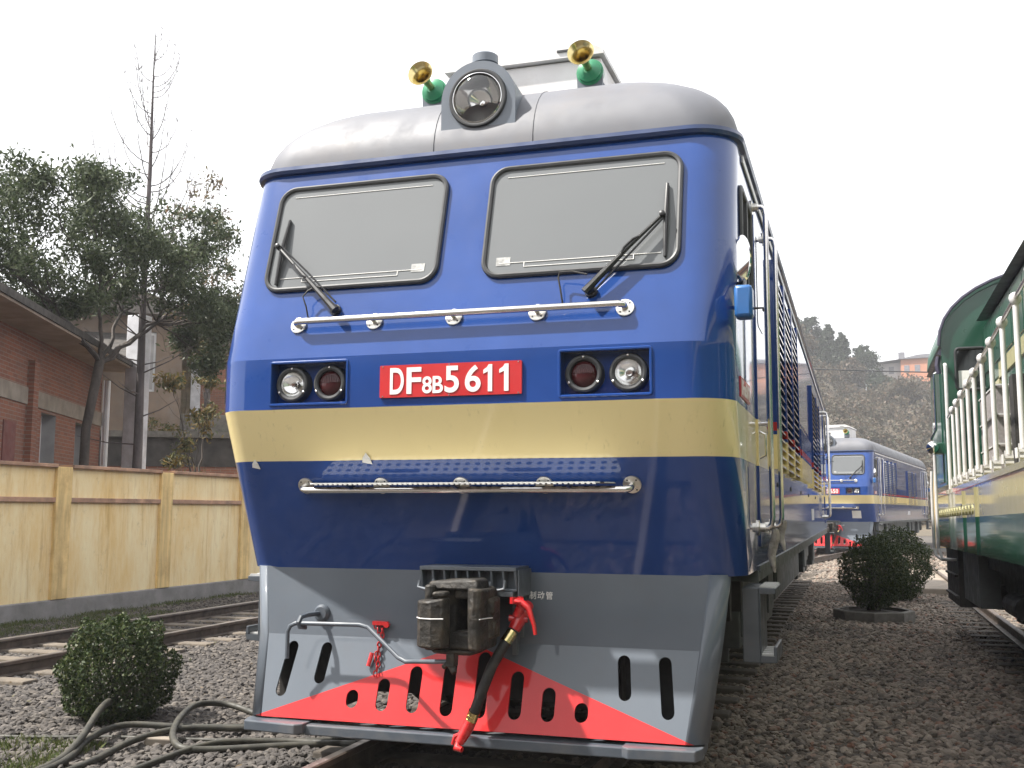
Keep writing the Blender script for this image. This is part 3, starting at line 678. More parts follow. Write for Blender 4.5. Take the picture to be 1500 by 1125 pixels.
        # louvre panels along the engine room
        def louvre(y0, y1, z0, z1, dz=.075, depth=.045):
            q = MB(); sbox(q, -.004, .006, y0-.03, y1+.03, z0-.03, z1+.03)
            sbox(q, .006, .05, y0-.03, y0, z0-.03, z1+.03); sbox(q, .006, .05, y1, y1+.03, z0-.03, z1+.03)
            z = z0
            while z < z1-dz*.5:
                q.prism([(.006, z+dz*.9), (.008, z+dz), (depth, z+.016), (depth, z)], lambda d, zz: (X(d), y0, zz), lambda d, zz: (X(d), y1, zz)); z += dz
            q.build('louvre', M['paint'], L, smooth=0)
        for y0 in (3.05, 4.25, 5.45): louvre(y0, y0+1.05, 1.83, 3.50)
        louvre(10.6, 12.4, 1.83, 3.3); louvre(12.6, 14.0, 1.83, 3.3)
        q = MB(); sbox(q, -.004, .014, 7.0, 9.9, 2.52, 3.56); q.build('hatch_panel', M['paint'], L, smooth=0, bevel=.005)
        q = MB()
        for i in range(16): sbox(q, -.004, .045, 7.05+i*.18, 7.10+i*.18, 1.84, 2.42)
        q.build('radiator_fin', M['paint'], L, smooth=0)
        for y0 in (3.4, 5.3, 7.4, 9.6, 12.2, 14.6): q = MB(); sbox(q, -.004, .008, y0, y0+.07, 1.66, 1.70); q.build('lifting_point', M['black'], L, smooth=0)
        q = MB(); sbox(q, -.01, .012, 1.4, LEN-1.4, 1.06, 1.10); sbox(q, -.30, .002, 1.35, LEN-1.35, 1.0, 1.07); q.build('sill', M['undergrey'], L, smooth=0)
        # depot code is unreadable in the photograph: only its pale blocks are kept
        blocks = MB()
        for i in range(2): sbox(blocks, -.004, .004, 10.5+i*.5, 10.86+i*.5, 1.33, 1.50)
        blocks.build('stencil_patch', M['whitebox'], L, smooth=0)
    # ---- underframe, bogies, tank
    q = MB(); q.box(-1.33, 1.33, 1.3, LEN-1.3, .86, 1.079); q.build('underframe', M['under'], L, smooth=0)
    for yb in (3.85, LEN-3.85):
        q = MB()
        for s in (-1, 1):
            a, b = sorted((s*1.0, s*1.16))
            q.prism([(-2.35, .62), (-2.35, .82), (-1.4, .86), (1.4, .86), (2.35, .82), (2.35, .62), (1.3, .48), (-1.3, .48)], lambda y, z: (a, yb+y, z), lambda y, z: (b, yb+y, z))
        q.box(-1.0, 1.0, yb-1.0, yb-.8, .5, .8); q.box(-1.0, 1.0, yb+.8, yb+1.0, .5, .8)
        bo = q.build('bogie', M['undergrey'], L, smooth=0, bevel=.02)
        for dy in (-1.8, 0, 1.8):
            for s in (-1, 1):
                q = MB(); q.lathe((s*.70, yb+dy, .525), (s, 0, 0), [(-.03, .55), (0, .545), (.004, .525), (.10, .52), (.104, .44), (.07, .42), (.06, .16), (.12, .12), (.14, .10)], 40); q.build('wheel', M['wheel'], bo)
                q = MB(); q.box(*sorted((s*.98, s*1.28)), yb+dy-.16, yb+dy+.16, .38, .68); q.lathe((s*1.28, yb+dy, .525), (s, 0, 0), [(0, .12), (.03, .115), (.04, .08)], 18)
                for dd in (-.3, .3): q.cyl((s*1.14, yb+dy+dd, .60), (s*1.14, yb+dy+dd, .88), .085, 16)
                q.build('axle_box', M['under'], bo, smooth=30, bevel=.01)
        q = MB()
        for s in (-1, 1):
            for dy in (-2.5, 2.45):
                q.box(*sorted((s*1.05, s*1.38)), yb+dy-.18, yb+dy+.18, .52, 1.0); q.tube([(s*.98, yb+dy, .55), (s*.9, yb+dy*1.02, .3), (s*.78, yb+dy*.93, .10)], .025, 8)
            for dy in (-.9, .9): q.cyl((s*1.22, yb+dy, .42), (s*1.22, yb+dy, .95), .06, 12); q.box(*sorted((s*1.16, s*1.3)), yb+dy-.25, yb+dy+.25, .55, .72)
        q.build('sandbox', M['undergrey'], bo, smooth=30, bevel=.012)
    for s in (-1, 1):
        for ya_, yb_, zl, xo in ((2.55, 3.15, .42, 1.40), (3.45, 4.6, .58, 1.36), (4.85, 5.6, .40, 1.42), (6.35, 6.9, .50, 1.40), (12.9, 13.6, .45, 1.40), (14.4, 15.5, .55, 1.36), (16.2, 17.0, .42, 1.42)):
            q = MB(); q.box(*sorted((s*1.18, s*xo)), ya_, yb_, zl, 1.0)
            q.box(*sorted((s*xo, s*(xo+.02))), ya_+.06, yb_-.06, zl+.08, .92); q.box(*sorted((s*1.22, s*1.3)), ya_+.1, ya_+.16, zl-.12, zl); q.build('equipment_box', M['undergrey'], L, smooth=0, bevel=.012)
    q = MB(); q.prism([(-1.35, 1.0), (1.35, 1.0), (1.35, .45), (1.15, .28), (-1.15, .28), (-1.35, .45)], lambda x, z: (x, 7.4, z), lambda x, z: (x, 12.4, z)); q.build('fuel_tank', M['undergrey'], L, smooth=0, bevel=.02)
    q = MB()
    for s in (-1, 1):
        for y in (6.75, 12.9): q.cyl((s*1.15, y-.25, .7), (s*1.15, y+.35, .7), .17, 18)
        for y in (1.55, 2.3): q.box(*sorted((s*1.36, s*1.44)), y, y+.12, .72, 1.02)
    q.build('air_reservoir', M['under'], L, smooth=30)
    return L
def plate_text(L, chars):
    pl = [o for o in L.children if o.name.startswith('number_plate')][0]
    q = MB(); K = .9/695; o = -.45
    for ch, a, b, small in chars:
        x0, x1 = o+(a-752)*K, o+(b-752)*K
        put_glyph(q, ch, x0, x1, 2.151, 2.253 if small else 2.311, lambda u, v, d: (u, -.0125-d, v), .003, .018)
    return q.build('lettering', M['white'], pl, smooth=0)

loco = build_locomotive()
tag(loco, 'blue and cream locomotive with number 5611 filling the middle of the yard', 'locomotive', 'blue and cream locomotives')
loco2 = copy_tree(loco); loco2.location = (1.25, 36.6, 0); loco2.rotation_euler = (0, 0, R(-9))
tag(loco2, 'distant blue and cream locomotive parked behind the round bushes, plate ending 50', 'locomotive')
NUM = [('D', 805, 875, 0), ('F', 889, 962, 0), ('8', 967, 1015, 1), ('B', 1019, 1070, 1), ('5', 1078, 1148, 0), ('6', 1177, 1253, 0), ('1', 1266, 1308, 0), ('1', 1342, 1386, 0)]
plate_text(loco, NUM)
plate_text(loco2, NUM[:6]+[('5', 1262, 1330, 0), ('0', 1342, 1410, 0)])
q = MB(); q.add([LO(x, z, .004) for x, z in ((.83, 1.22), (1.16, 1.22), (1.16, 1.50), (.83, 1.50))]+[LO(x, z, .001) for x, z in ((.83, 1.22), (1.16, 1.22), (1.16, 1.50), (.83, 1.50))],
                [(0, 1, 2, 3), (7, 6, 5, 4), (0, 4, 5, 1), (1, 5, 6, 2), (2, 6, 7, 3), (3, 7, 4, 0)])
q.build('notice_sheet', M['paper'], loco2, smooth=0, fix=False)
# scraps of masking tape left on the nose
for (x, z, sz, lab) in ((-1.385, 1.745, .026, 'torn white tape scrap at the left corner of the cream band'), (-.60, 1.772, .03, 'torn white tape scrap under the cream band above the handrail')):
    q = MB(); q.add([LO(x-sz, z-sz*.6, .004), LO(x+sz*1.2, z-sz, .006), LO(x+sz, z+sz*.3, .012), LO(x+.1*sz, z+sz*1.3, .004), LO(x-sz*.8, z+sz*.3, .005)], [(0, 1, 2, 3, 4)])
    tag(q.build('tape_scrap', M['paper'], None, smooth=0, solid=.002, fix=False), lab, 'tape scrap', 'tape scraps on the nose')
# rags tied on the cab grab rail
for (y, z0, z1, lab) in ((1.42, 1.34, 1.06, 'long dirty rag tied to the foot of the nearer grab rail'), (2.33, 1.39, 1.17, 'short crumpled rag tied to the foot of the farther grab rail')):
    q = MB(); rings = []
    for k in range(9):
        t = k/8; cx = 1.75+.012*math.sin(5*t+y); wd = (.015+.013*math.sin(3*t+.5))*(1 if t < .9 else .7)
        rings.append([(cx+wd*math.cos(a)*(1+.25*math.sin(3*a+k)), y+.5*wd*math.sin(a)+.01*math.sin(4*t), z0+(z1-z0)*t) for a in [2*math.pi*i/12 for i in range(12)]])
    q.loft(rings); q.add(rings[0], [tuple(range(12))]); q.add(rings[-1], [tuple(range(12))])
    tag(q.build('rag', M['rag'], None, smooth=50), lab, 'rag', 'rags on the grab rails')
# ================================================================ ground
GZ = -.20
def ground_mat():
    m, n, b = newmat('ballast_ground')
    tc = n.nodes.new('ShaderNodeTexCoord'); P = tc.outputs['Object']
    v = n.nodes.new('ShaderNodeTexVoronoi'); v.inputs['Scale'].default_value = 22; n.links.new(P, v.inputs['Vector'])
    sp = n.nodes.new('ShaderNodeSeparateColor'); n.links.new(v.outputs['Color'], sp.inputs[0])
    c = ramp(n, sp.outputs[0], [(0, (.05, .042, .036)), (.35, (.12, .10, .085)), (.7, (.20, .175, .15)), (1, (.26, .235, .21))])
    far = ramp(n, noise(n, .15, 5), [(.35, (.20, .175, .14)), (.7, (.13, .115, .09))])
    c = mixc(n, .35, c, far); c = mixc(n, .65, c, (.018, .016, .014))
    n.links.new(c, b.inputs['Base Color']); b.inputs['Roughness'].default_value = .95
    bump(n, b, v.outputs['Distance'], .35, .02)
    return m
q = MB(); s_ = 900
xs = [-s_, -60, -20, 0, 20, 60, s_]; ys = [-60, 0, 30, 60, s_]
q.add([(x, y, GZ) for y in ys for x in xs], [(j*7+i, j*7+i+1, (j+1)*7+i+1, (j+1)*7+i) for j in range(4) for i in range(6)])
tag(q.build('ground', ground_mat(), None, smooth=0), kind='structure')

# loose ballast stones scattered where the camera stands close enough to see them
def stone_mat():
    m, n, b = newmat('ballast_stone')
    oi = n.nodes.new('ShaderNodeObjectInfo'); ge = n.nodes.new('ShaderNodeNewGeometry')
    sp = n.nodes.new('ShaderNodeSeparateXYZ'); n.links.new(ge.outputs['Position'], sp.inputs[0])
    r_ = oi.outputs['Random']
    grey = ramp(n, r_, [(0, (.018, .0155, .0145)), (.3, (.042, .036, .033)), (.65, (.070, .061, .053)), (.9, (.108, .092, .078)), (1, (.155, .135, .115))])
    brown = ramp(n, r_, [(0, (.05, .038, .030)), (.3, (.145, .116, .09)), (.6, (.23, .187, .147)), (.85, (.31, .255, .205)), (.95, (.20, .095, .06)), (1, (.32, .28, .23))])
    f = ramp(n, mathn(n, 'MULTIPLY_ADD', noise(n, .6, 3, vec=ge.outputs['Position']), 2.5, mathn(n, 'MULTIPLY_ADD', sp.outputs[0], .8, -.6)), [(.2, 0.), (1., 1.)])
    dark = ramp(n, noise(n, .55, 4, vec=ge.outputs['Position']), [(.52, 0.), (.66, .6)])
    c = mixc(n, f, grey, brown); c = mixc(n, dark, c, (.05, .046, .045))
    c = mixc(n, ramp(n, noise(n, 60, 4, vec=ge.outputs['Position']), [(.3, 0.), (.7, .5)]), c, (.09, .08, .07))
    n.links.new(c, b.inputs['Base Color']); b.inputs['Roughness'].default_value = .9
    return m
def scatter(name, quads, density, size, material, seed):
    q = MB()
    for (x0, x1, y0, y1, z) in quads: q.add([(x0, y0, z), (x1, y0, z), (x1, y1, z), (x0, y1, z)], [(0, 1, 2, 3)])
    ob = q.build(name, material, None, smooth=0, fix=False)
    g = bpy.data.node_groups.new(name+'_nodes', 'GeometryNodeTree')
    g.interface.new_socket('Geometry', in_out='INPUT', socket_type='NodeSocketGeometry')
    g.interface.new_socket('Geometry', in_out='OUTPUT', socket_type='NodeSocketGeometry')
    A = g.nodes.new; Lk = g.links.new
    gi = A('NodeGroupInput'); go = A('NodeGroupOutput')
    dp = A('GeometryNodeDistributePointsOnFaces'); dp.distribute_method = 'RANDOM'; dp.inputs['Density'].default_value = density; dp.inputs['Seed'].default_value = seed
    Lk(gi.outputs[0], dp.inputs['Mesh'])
    jn = A('GeometryNodeJoinGeometry')
    for k in range(7):
        ic = A('GeometryNodeMeshIcoSphere'); ic.inputs['Radius'].default_value = 1; ic.inputs['Subdivisions'].default_value = 2
        nz = A('ShaderNodeTexNoise'); nz.noise_dimensions = '4D'; nz.inputs['W'].default_value = k*3.7+seed; nz.inputs['Scale'].default_value = .75; nz.inputs['Detail'].default_value = 2
        sb = A('ShaderNodeVectorMath'); sb.operation = 'SUBTRACT'; sb.inputs[1].default_value = (.5, .5, .5); Lk(nz.outputs['Color'], sb.inputs[0])
        ml = A('ShaderNodeVectorMath'); ml.operation = 'SCALE'; ml.inputs['Scale'].default_value = 1.9; Lk(sb.outputs[0], ml.inputs[0])
        spn = A('GeometryNodeSetPosition'); Lk(ic.outputs['Mesh'], spn.inputs['Geometry']); Lk(ml.outputs[0], spn.inputs['Offset'])
        tr = A('GeometryNodeTransform'); tr.inputs['Scale'].default_value = (1, .62+.05*(k % 4), .45+.05*(k % 3)); Lk(spn.outputs[0], tr.inputs['Geometry'])
        sm = A('GeometryNodeSetMaterial'); sm.inputs['Material'].default_value = material; Lk(tr.outputs[0], sm.inputs['Geometry'])
        gt = A('GeometryNodeGeometryToInstance'); Lk(sm.outputs[0], gt.inputs[0]); Lk(gt.outputs[0], jn.inputs[0])
    ip = A('GeometryNodeInstanceOnPoints'); ip.inputs['Pick Instance'].default_value = True
    Lk(dp.outputs['Points'], ip.inputs['Points']); Lk(jn.outputs[0], ip.inputs['Instance'])
    rv = A('FunctionNodeRandomValue'); rv.data_type = 'FLOAT_VECTOR'; rv.inputs[0].default_value = (-.6, -.6, 0); rv.inputs[1].default_value = (.6, .6, 6.28)
    Lk(rv.outputs[0], ip.inputs['Rotation'])
    rs = A('FunctionNodeRandomValue'); rs.data_type = 'FLOAT'; rs.inputs[2].default_value = size*.35; rs.inputs[3].default_value = size*1.55; rs.inputs['Seed'].default_value = 5
    Lk(rs.outputs[1], ip.inputs['Scale'])
    Lk(ip.outputs[0], go.inputs[0])
    md = ob.modifiers.new('scatter', 'NODES'); md.node_group = g
    return tag(ob, 'loose grey and brown ballast stones covering the yard', 'ballast', kind='stuff')
SM = stone_mat()
scatter('ballast_stones', [(-9.2, 6.0, -2, 3.5, GZ+.005), (-9.2, 7.0, 3.5, 9, GZ+.005)], 640, .031, SM, 1)
scatter('ballast_stones', [(-9.2, 8.0, 9, 20, GZ+.005)], 330, .036, SM, 2)
scatter('ballast_stones', [(-4, 9.0, 20, 42, GZ+.005)], 110, .05, SM, 3)

# ================================================================ tracks
def rail(name, x, y0, y1, label, group, z=0., worn=True):
    prof = [(-.036, 0), (-.030, .004), (.030, .004), (.036, 0), (.036, -.03), (.010, -.045), (.009, -.115), (.065, -.13), (.065, -.145), (-.065, -.145), (-.065, -.13), (-.009, -.115), (-.010, -.045), (-.036, -.03)]
    q = MB(); q.prism([(a, b-.004) for a, b in prof], lambda a, b: (a, y0, b), lambda a, b: (a, y1, b)); o = q.build('rail', M['railsteel'], None, smooth=0)
    q = MB(); q.box(*((-.026, .026, y0, y1, -.001, .002) if worn != 2 else (-.039, .039, y0, y1, -.026, .002))); q.build('rail_head', M['railtop' if worn else 'railsteel'], o, smooth=0, bevel=.006 if worn == 2 else 0)
    o.location = (x, 0, z); return tag(o, label, 'rail', group)
def sleepers(xc, y0, y1, step, label, group, half=1.25, top=-.145, rz=0, m='sleeper'):
    q = MB(); q.prism([(-.12, -.14), (.12, -.14), (.10, .0), (-.10, .0)], lambda y, z: (-half, y, z), lambda y, z: (half, y, z))
    p = q.build('sleeper', M[m], None, smooth=0, bevel=.012)
    y = y0; first = True
    while y < y1:
        o = p if first else p.copy()
        if not first: COL.objects.link(o)
        first = False
        o.location = (xc+(y-y0)*math.tan(-rz)+random.uniform(-.02, .02), y+random.uniform(-.02, .02), top+random.uniform(-.008, .006)); o.rotation_euler = (0, 0, rz+random.uniform(-.02, .02))
        tag(o, label, 'sleeper', group); y += step
M['sleeperpale'] = mat('sleeper_weathered', (.14, .115, .088), .9, var=.2, scale=5, dirt=(.09, .075, .055), dirt_amt=.5, bmp=.3, bscale=20)
rail('rail', -.7535, -5, 62, 'rail under the left wheels of the large blue locomotive', 'rails under the blue locomotive')
rail('rail', .7535, -5, 62, 'rail under the right wheels of the large blue locomotive', 'rails under the blue locomotive')
sleepers(0, -1.5, 24, .58, 'brown sleeper in the track under the large blue locomotive', 'sleepers under the blue locomotive')
rail('rail', -7.18, -6, 60, 'bright topped rail of the empty track, nearer the yellow wall', 'rails of the empty track', -.03, 2)
rail('rail', -5.74, -6, 60, 'rust brown rail of the empty track, nearer the gravel and shrub', 'rails of the empty track', -.03)
sleepers(-6.46, -1, 24, .6, 'pale weathered sleeper of the empty track beside the yellow wall', 'sleepers of the empty track', top=-.155, m='sleeperpale')
rail('rail', 4.15, -6, 40, 'rail under the near wheels of the green locomotive', 'rails under the green locomotive', worn=False)
rail('rail', 5.65, -6, 40, 'rail under the far wheels of the green locomotive', 'rails under the green locomotive', worn=False)
sleepers(4.9, 0, 16, .58, 'dark sleeper in the track under the green locomotive', 'sleepers under the green locomotive', half=1.22, top=-.165)
for dx, lab in ((-.7535, 'left rail of the track curving off to the distant blue locomotive'), (.7535, 'right rail of the track curving off to the distant blue locomotive')):
    o = rail('rail', 0, -11, 24, lab, 'rails of the diverging track', .006); o.location = (1.25+dx, 36.6, .006); o.rotation_euler = (0, 0, R(-9))

# ================================================================ yellow wall
WX = -9.5
def wall_mat():
    m, n, b = newmat('stained_yellow_render')
    s1 = ramp(n, noise(n, 1, 6, stretch=(1.6, 1.6, .45), rough=.75), [(.36, 0.), (.64, 1.)])
    s2 = ramp(n, noise(n, 1, 5, stretch=(5, 5, .45), rough=.75), [(.52, 0.), (.70, 1.)])
    c = mixc(n, s1, (.76, .54, .235), (.86, .725, .44)); c = mixc(n, mathn(n, 'MULTIPLY', s2, .5), c, (.44, .23, .05))
    c = mixc(n, ramp(n, noise(n, 5, 8, rough=.75), [(.58, 0.), (.72, .35)]), c, (.22, .15, .09))
    n.links.new(c, b.inputs['Base Color']); b.inputs['Roughness'].default_value = .9
    bump(n, b, noise(n, 30, 5), .15, .01); return m
M['wall'] = wall_mat()
M['pilaster'] = mat('yellow_pilaster_render', (.76, .55, .24), .9, var=.16, scale=2, stretch=(6, 6, .6), dirt=(.3, .17, .06), dirt_amt=.5)
M['coping'] = mat('terracotta_coping', (.43, .255, .165), .85, var=.2, scale=4, dirt=(.10, .09, .07), dirt_amt=.7)
M['plinth'] = mat('grey_plinth_cement', (.235, .225, .215), .9, var=.15, scale=2, dirt=(.12, .115, .10), dirt_amt=.7, bmp=.3, bscale=18)
wl = empty('boundary_wall', (WX, 8, -.25), 0, 'stained yellow boundary wall with pilasters along the empty track', 'wall')
def wpart(name, m, boxes, bevel=0):
    q = MB()
    for b in boxes: q.box(*b)
    o = q.build(name, m, wl, smooth=0, bevel=bevel); o.matrix_parent_inverse = Matrix.Identity(4); o.location = (-WX, -8, .25); return o
wpart('panel', M['wall'], [(WX-.22, WX, -6, 45, .0, 2.10)])
wpart('plinth', M['plinth'], [(WX-.26, WX+.05, -6, 45, -.4, .085)], .02)
y = 2.66
pil = []
while y < 44:
    wpart('pilaster', M['pilaster'], [(WX-.24, WX+.06, y-.17, y+.17, .085, 2.115)], .01); pil.append(y); y += 2.63
edges = [-6]+pil+[45]
for a, b in zip(edges[:-1], edges[1:]):
    wpart('coping', M['coping'], [(WX-.27, WX+.075, a+.17, b-.17, 2.10, 2.155)], .008)
    wpart('band', M['coping'], [(WX-.02, WX+.05, a+.17, b-.17, 1.565, 1.64)], .008)

# ================================================================ brick materials
def brick_mat(name, c1, c2, mortar, scale=1.0):
    m, n, b = newmat(name)
    tc = n.nodes.new('ShaderNodeTexCoord'); sp = n.nodes.new('ShaderNodeSeparateXYZ'); n.links.new(tc.outputs['Object'], sp.inputs[0])
    cb = n.nodes.new('ShaderNodeCombineXYZ'); n.links.new(mathn(n, 'ADD', sp.outputs[0], sp.outputs[1]), cb.inputs[0]); n.links.new(sp.outputs[2], cb.inputs[1])
    t = n.nodes.new('ShaderNodeTexBrick'); t.inputs['Scale'].default_value = scale; t.inputs['Brick Width'].default_value = .25; t.inputs['Row Height'].default_value = .072
    t.inputs['Mortar Size'].default_value = .008; t.inputs['Color1'].default_value = (*c1, 1); t.inputs['Color2'].default_value = (*c2, 1); t.inputs['Mortar'].default_value = (*mortar, 1)
    n.links.new(cb.outputs[0], t.inputs['Vector'])
    c = mixc(n, ramp(n, noise(n, .9, 6, rough=.65), [(.45, 0.), (.75, .55)]), t.outputs['Color'], (.12, .09, .075))
    n.links.new(c, b.inputs['Base Color']); b.inputs['Roughness'].default_value = .92; bump(n, b, t.outputs['Fac'], -.3, .01); return m
M['brick'] = brick_mat('red_brick', (.25, .088, .048), (.18, .065, .04), (.22, .16, .12))
M['brickfar'] = brick_mat('orange_brick', (.33, .125, .07), (.25, .09, .055), (.26, .19, .14))
M['soffit'] = mat('eave_soffit', (.34, .27, .205), .9, var=.12, scale=2, dirt=(.2, .15, .11))
M['roofdark'] = mat('dark_roof', (.055, .048, .042), .9, var=.25, scale=4, bmp=.3)
M['lintel'] = mat('concrete_lintel', (.26, .22, .175), .9, var=.15, scale=3, dirt=(.16, .12, .09))
M['winwhite'] = mat('white_window_frame', (.72, .72, .72), .5, var=.05)
M['winglass'] = mat('window_glass_dark', (.04, .045, .05), .06, coat=1, var=.2)
M['winreveal'] = mat('white_plaster_reveal', (.36, .35, .345), .85, var=.1, scale=3)
M['greyrender'] = mat('grey_house_render', (.19, .138, .10), .9, var=.15, scale=1, dirt=(.17, .16, .15))
M['tandirt'] = mat('dry_bank', (.26, .205, .13), .95, var=.25, scale=2, dirt=(.12, .11, .05), dirt_amt=.7, bmp=.4, bscale=8, bdist=.05)
M['pipewhite'] = mat('white_downpipe', (.70, .70, .72), .5, var=.06)

# near brick building; local x runs along the facade towards the far corner, local y into the building
bb = empty('brick_building', (-14, 14.5, -.25), 0, 'low red brick building with overhanging eave behind the yellow wall', 'building')
bdir = math.atan2(.909, -.416); bb.rotation_euler = (0, 0, bdir)
def bpart(root, name, m, boxes=None, mb=None, parent=None, bevel=0, smooth=0):
    q = mb or MB()
    for b in boxes or []: q.box(*b)
    return q.build(name, m, parent or root, smooth=smooth, bevel=bevel)
EH = 4.86
# facade with true window openings (x from -10.5 to 0, z 0..EH)
wins = [(-2.35, -1.45, 1.4, 3.5), (-4.6, -3.7, 1.4, 3.5), (-7.9, -7.0, 1.4, 3.5)]
q = MB(); holed(q, [(-10.5, 0), (-.4, 0), (-.4, EH), (-10.5, EH)], [[(a, c), (b, c), (b, d), (a, d)] for a, b, c, d in wins], lambda x, z: (x, 0, z))
q.add([(-.4, 0, 0), (-.4, 7, 0), (-.4, 7, EH), (-.4, 0, EH), (-10.5, 0, 0), (-10.5, 7, 0), (-10.5, 7, EH), (-10.5, 0, EH)], [(0, 1, 2, 3), (5, 4, 7, 6), (1, 5, 6, 2)])
q.build('wall', M['brick'], bb, smooth=0)
for a, b, c, d in wins:
    q = MB(); q.add([(a, 0, c), (b, 0, c), (b, 0, d), (a, 0, d), (a, .32, c), (b, .32, c), (b, .32, d), (a, .32, d)], [(0, 1, 5, 4), (1, 2, 6, 5), (2, 3, 7, 6), (3, 0, 4, 7)])
    wn = q.build('window', M['winreveal'], bb, smooth=0, fix=False)
    q = MB()
    for bx in ((a, a+.05), (b-.05, b), ((a+b)/2-.03, (a+b)/2+.03)): q.box(bx[0], bx[1], .26, .32, c, d)
    for bz in ((c, c+.05), (d-.05, d), (c+1.15, c+1.22)): q.box(a, b, .255, .31, bz[0], bz[1])
    q.build('frame', M['winwhite'], wn, smooth=0)
    q = MB(); q.box(a, b, .30, .315, c, d); q.build('pane', M['winglass'], wn, smooth=0)
bpart(bb, 'lintel_band', M['lintel'], [(-10.5, -.39, -.03, .02, 3.56, 3.86)])
for x0 in (-5.35, -9.2): bpart(bb, 'buttress', M['brick'], [(x0-.14, x0+.14, -.12, .0, 0, 4.35)])
bpart(bb, 'boarded_door', mat('red_brown_board', (.17, .055, .045), .85, var=.2, scale=3), [(-6.6, -6.0, -.02, .02, .2, 3.2)])
bpart(bb, 'downpipe', M['pipewhite'], [], MB().tube([(-.36, -.10, 0), (-.36, -.10, 4.6)], .075, 10))
bpart(bb, 'eave_soffit', M['soffit'], [(-11, -.32, -.76, 0, EH-.06, EH-.0)])
bpart(bb, 'roof', M['roofdark'], [], MB().prism([(-.80, EH-.02), (-.80, EH+.10), (3.5, EH+.95), (7.8, EH+.10), (7.8, EH-.02)], lambda y, z: (-11.05, y, z), lambda y, z: (-.28, y, z)))

# utility pole
q = MB(); q.box(-13.02, -12.62, 13.85, 14.2, -.3, 5.75); tag(q.build('concrete_post', mat('pale_post_concrete', (.62, .62, .65), .85, var=.12, scale=4, dirt=(.3, .29, .28), dirt_amt=.5), None, smooth=0, bevel=.02), 'square pale grey concrete post beside the bare tree trunk', 'post')
# concrete canopy house behind
gh = empty('grey_house', (-22, 22.5, -.25), R(38), 'grey rendered house with flat dark roof slab behind the brick building', 'house')
q = MB(); holed(q, [(-5, 0), (3.6, 0), (3.6, 8.1), (-5, 8.1)], [[(2.2, 5.6), (2.75, 5.6), (2.75, 7.6), (2.2, 7.6)]], lambda x, z: (x, 0, z))
q.add([(3.6, 0, 0), (3.6, 6, 0), (3.6, 6, 8.1), (3.6, 0, 8.1), (-5, 0, 0), (-5, 6, 0), (-5, 6, 8.1), (-5, 0, 8.1)], [(0, 1, 2, 3), (5, 4, 7, 6), (1, 5, 6, 2), (2, 6, 7, 3)])
q.build('wall', M['greyrender'], gh, smooth=0)
wn = bpart(gh, 'window', M['winwhite'], [(2.2, 2.75, .1, .16, 5.6, 7.6)]); bpart(gh, 'pane', M['winreveal'], [(2.27, 2.68, .08, .1, 5.68, 7.5)], parent=wn)
bpart(gh, 'roof_slab', mat('weathered_roof_slab', (.16, .145, .13), .9, var=.2, scale=2, dirt=(.08, .07, .06)), [(-5.5, 4.2, -.7, 6.6, 8.1, 8.45)])
bpart(gh, 'shade_roof', M['roofdark'], [], MB().prism([(-3.0, 6.2), (-3.0, 6.35), (0, 7.5), (0, 7.3)], lambda y, z: (-5, y, z), lambda y, z: (1.9, y, z)))
# open shed with dark gable roof
sh = empty('open_shed', (-20, 25, -.25), R(36), 'open shed with dark brown gable roof behind the concrete post', 'shed')
bpart(sh, 'roof', mat('brown_sheet_roof', (.115, .092, .078), .9, var=.2, scale=2, dirt=(.06, .05, .045)), [], MB().prism([(-4.0, 7.3), (-4.2, 7.7), (-1, 9.1), (2.8, 7.6), (2.8, 7.3)], lambda x, z: (x, -.6, z), lambda x, z: (x, 5.5, z)))
for x in (-3.4, 1.0): bpart(sh, 'post', M['pole'], [(x-.16, x+.16, 0, .32, 0, 7.25)])
bpart(sh, 'back_wall', M['tandirt'], [(-3.8, 1.2, 3.0, 3.3, 0, 7.4)])
# terraced bank
tb = empty('terraced_bank', (-17.2, 24.5, -.25), R(33), 'terraced stone bank with mossy steps behind the yellow wall', 'bank')
M['stone'] = mat('terrace_stone', (.13, .115, .10), .95, var=.3, scale=5, dirt=(.05, .06, .03), dirt_amt=.7, bmp=.5, bscale=10, bdist=.05)
for k in range(5): bpart(tb, 'terrace_step', M['stone'], [(-3.2, 3.0, k*.35, 3, (1.9 if k else 0)+k*.60, 1.9+(k+1)*.60)], bevel=.04)
# low dark wall with concrete cap
lw = empty('low_wall', (-14.6, 18.8, -.05), R(28), 'low dark wall with concrete cap behind the bare tree', 'wall')
bpart(lw, 'brick_base', M['brick'], [(-3.4, 2.2, 0, .25, 0, 2.65)]); bpart(lw, 'dark_band', mat('dark_concrete', (.045, .040, .037), .95, var=.3, scale=3), [(-3.4, 2.2, -.03, .22, 2.65, 3.42)]); bpart(lw, 'cap', M['ring'], [(-3.5, 2.3, -.15, .4, 3.42, 3.58)])  # dark concrete band between the brick base and the cap
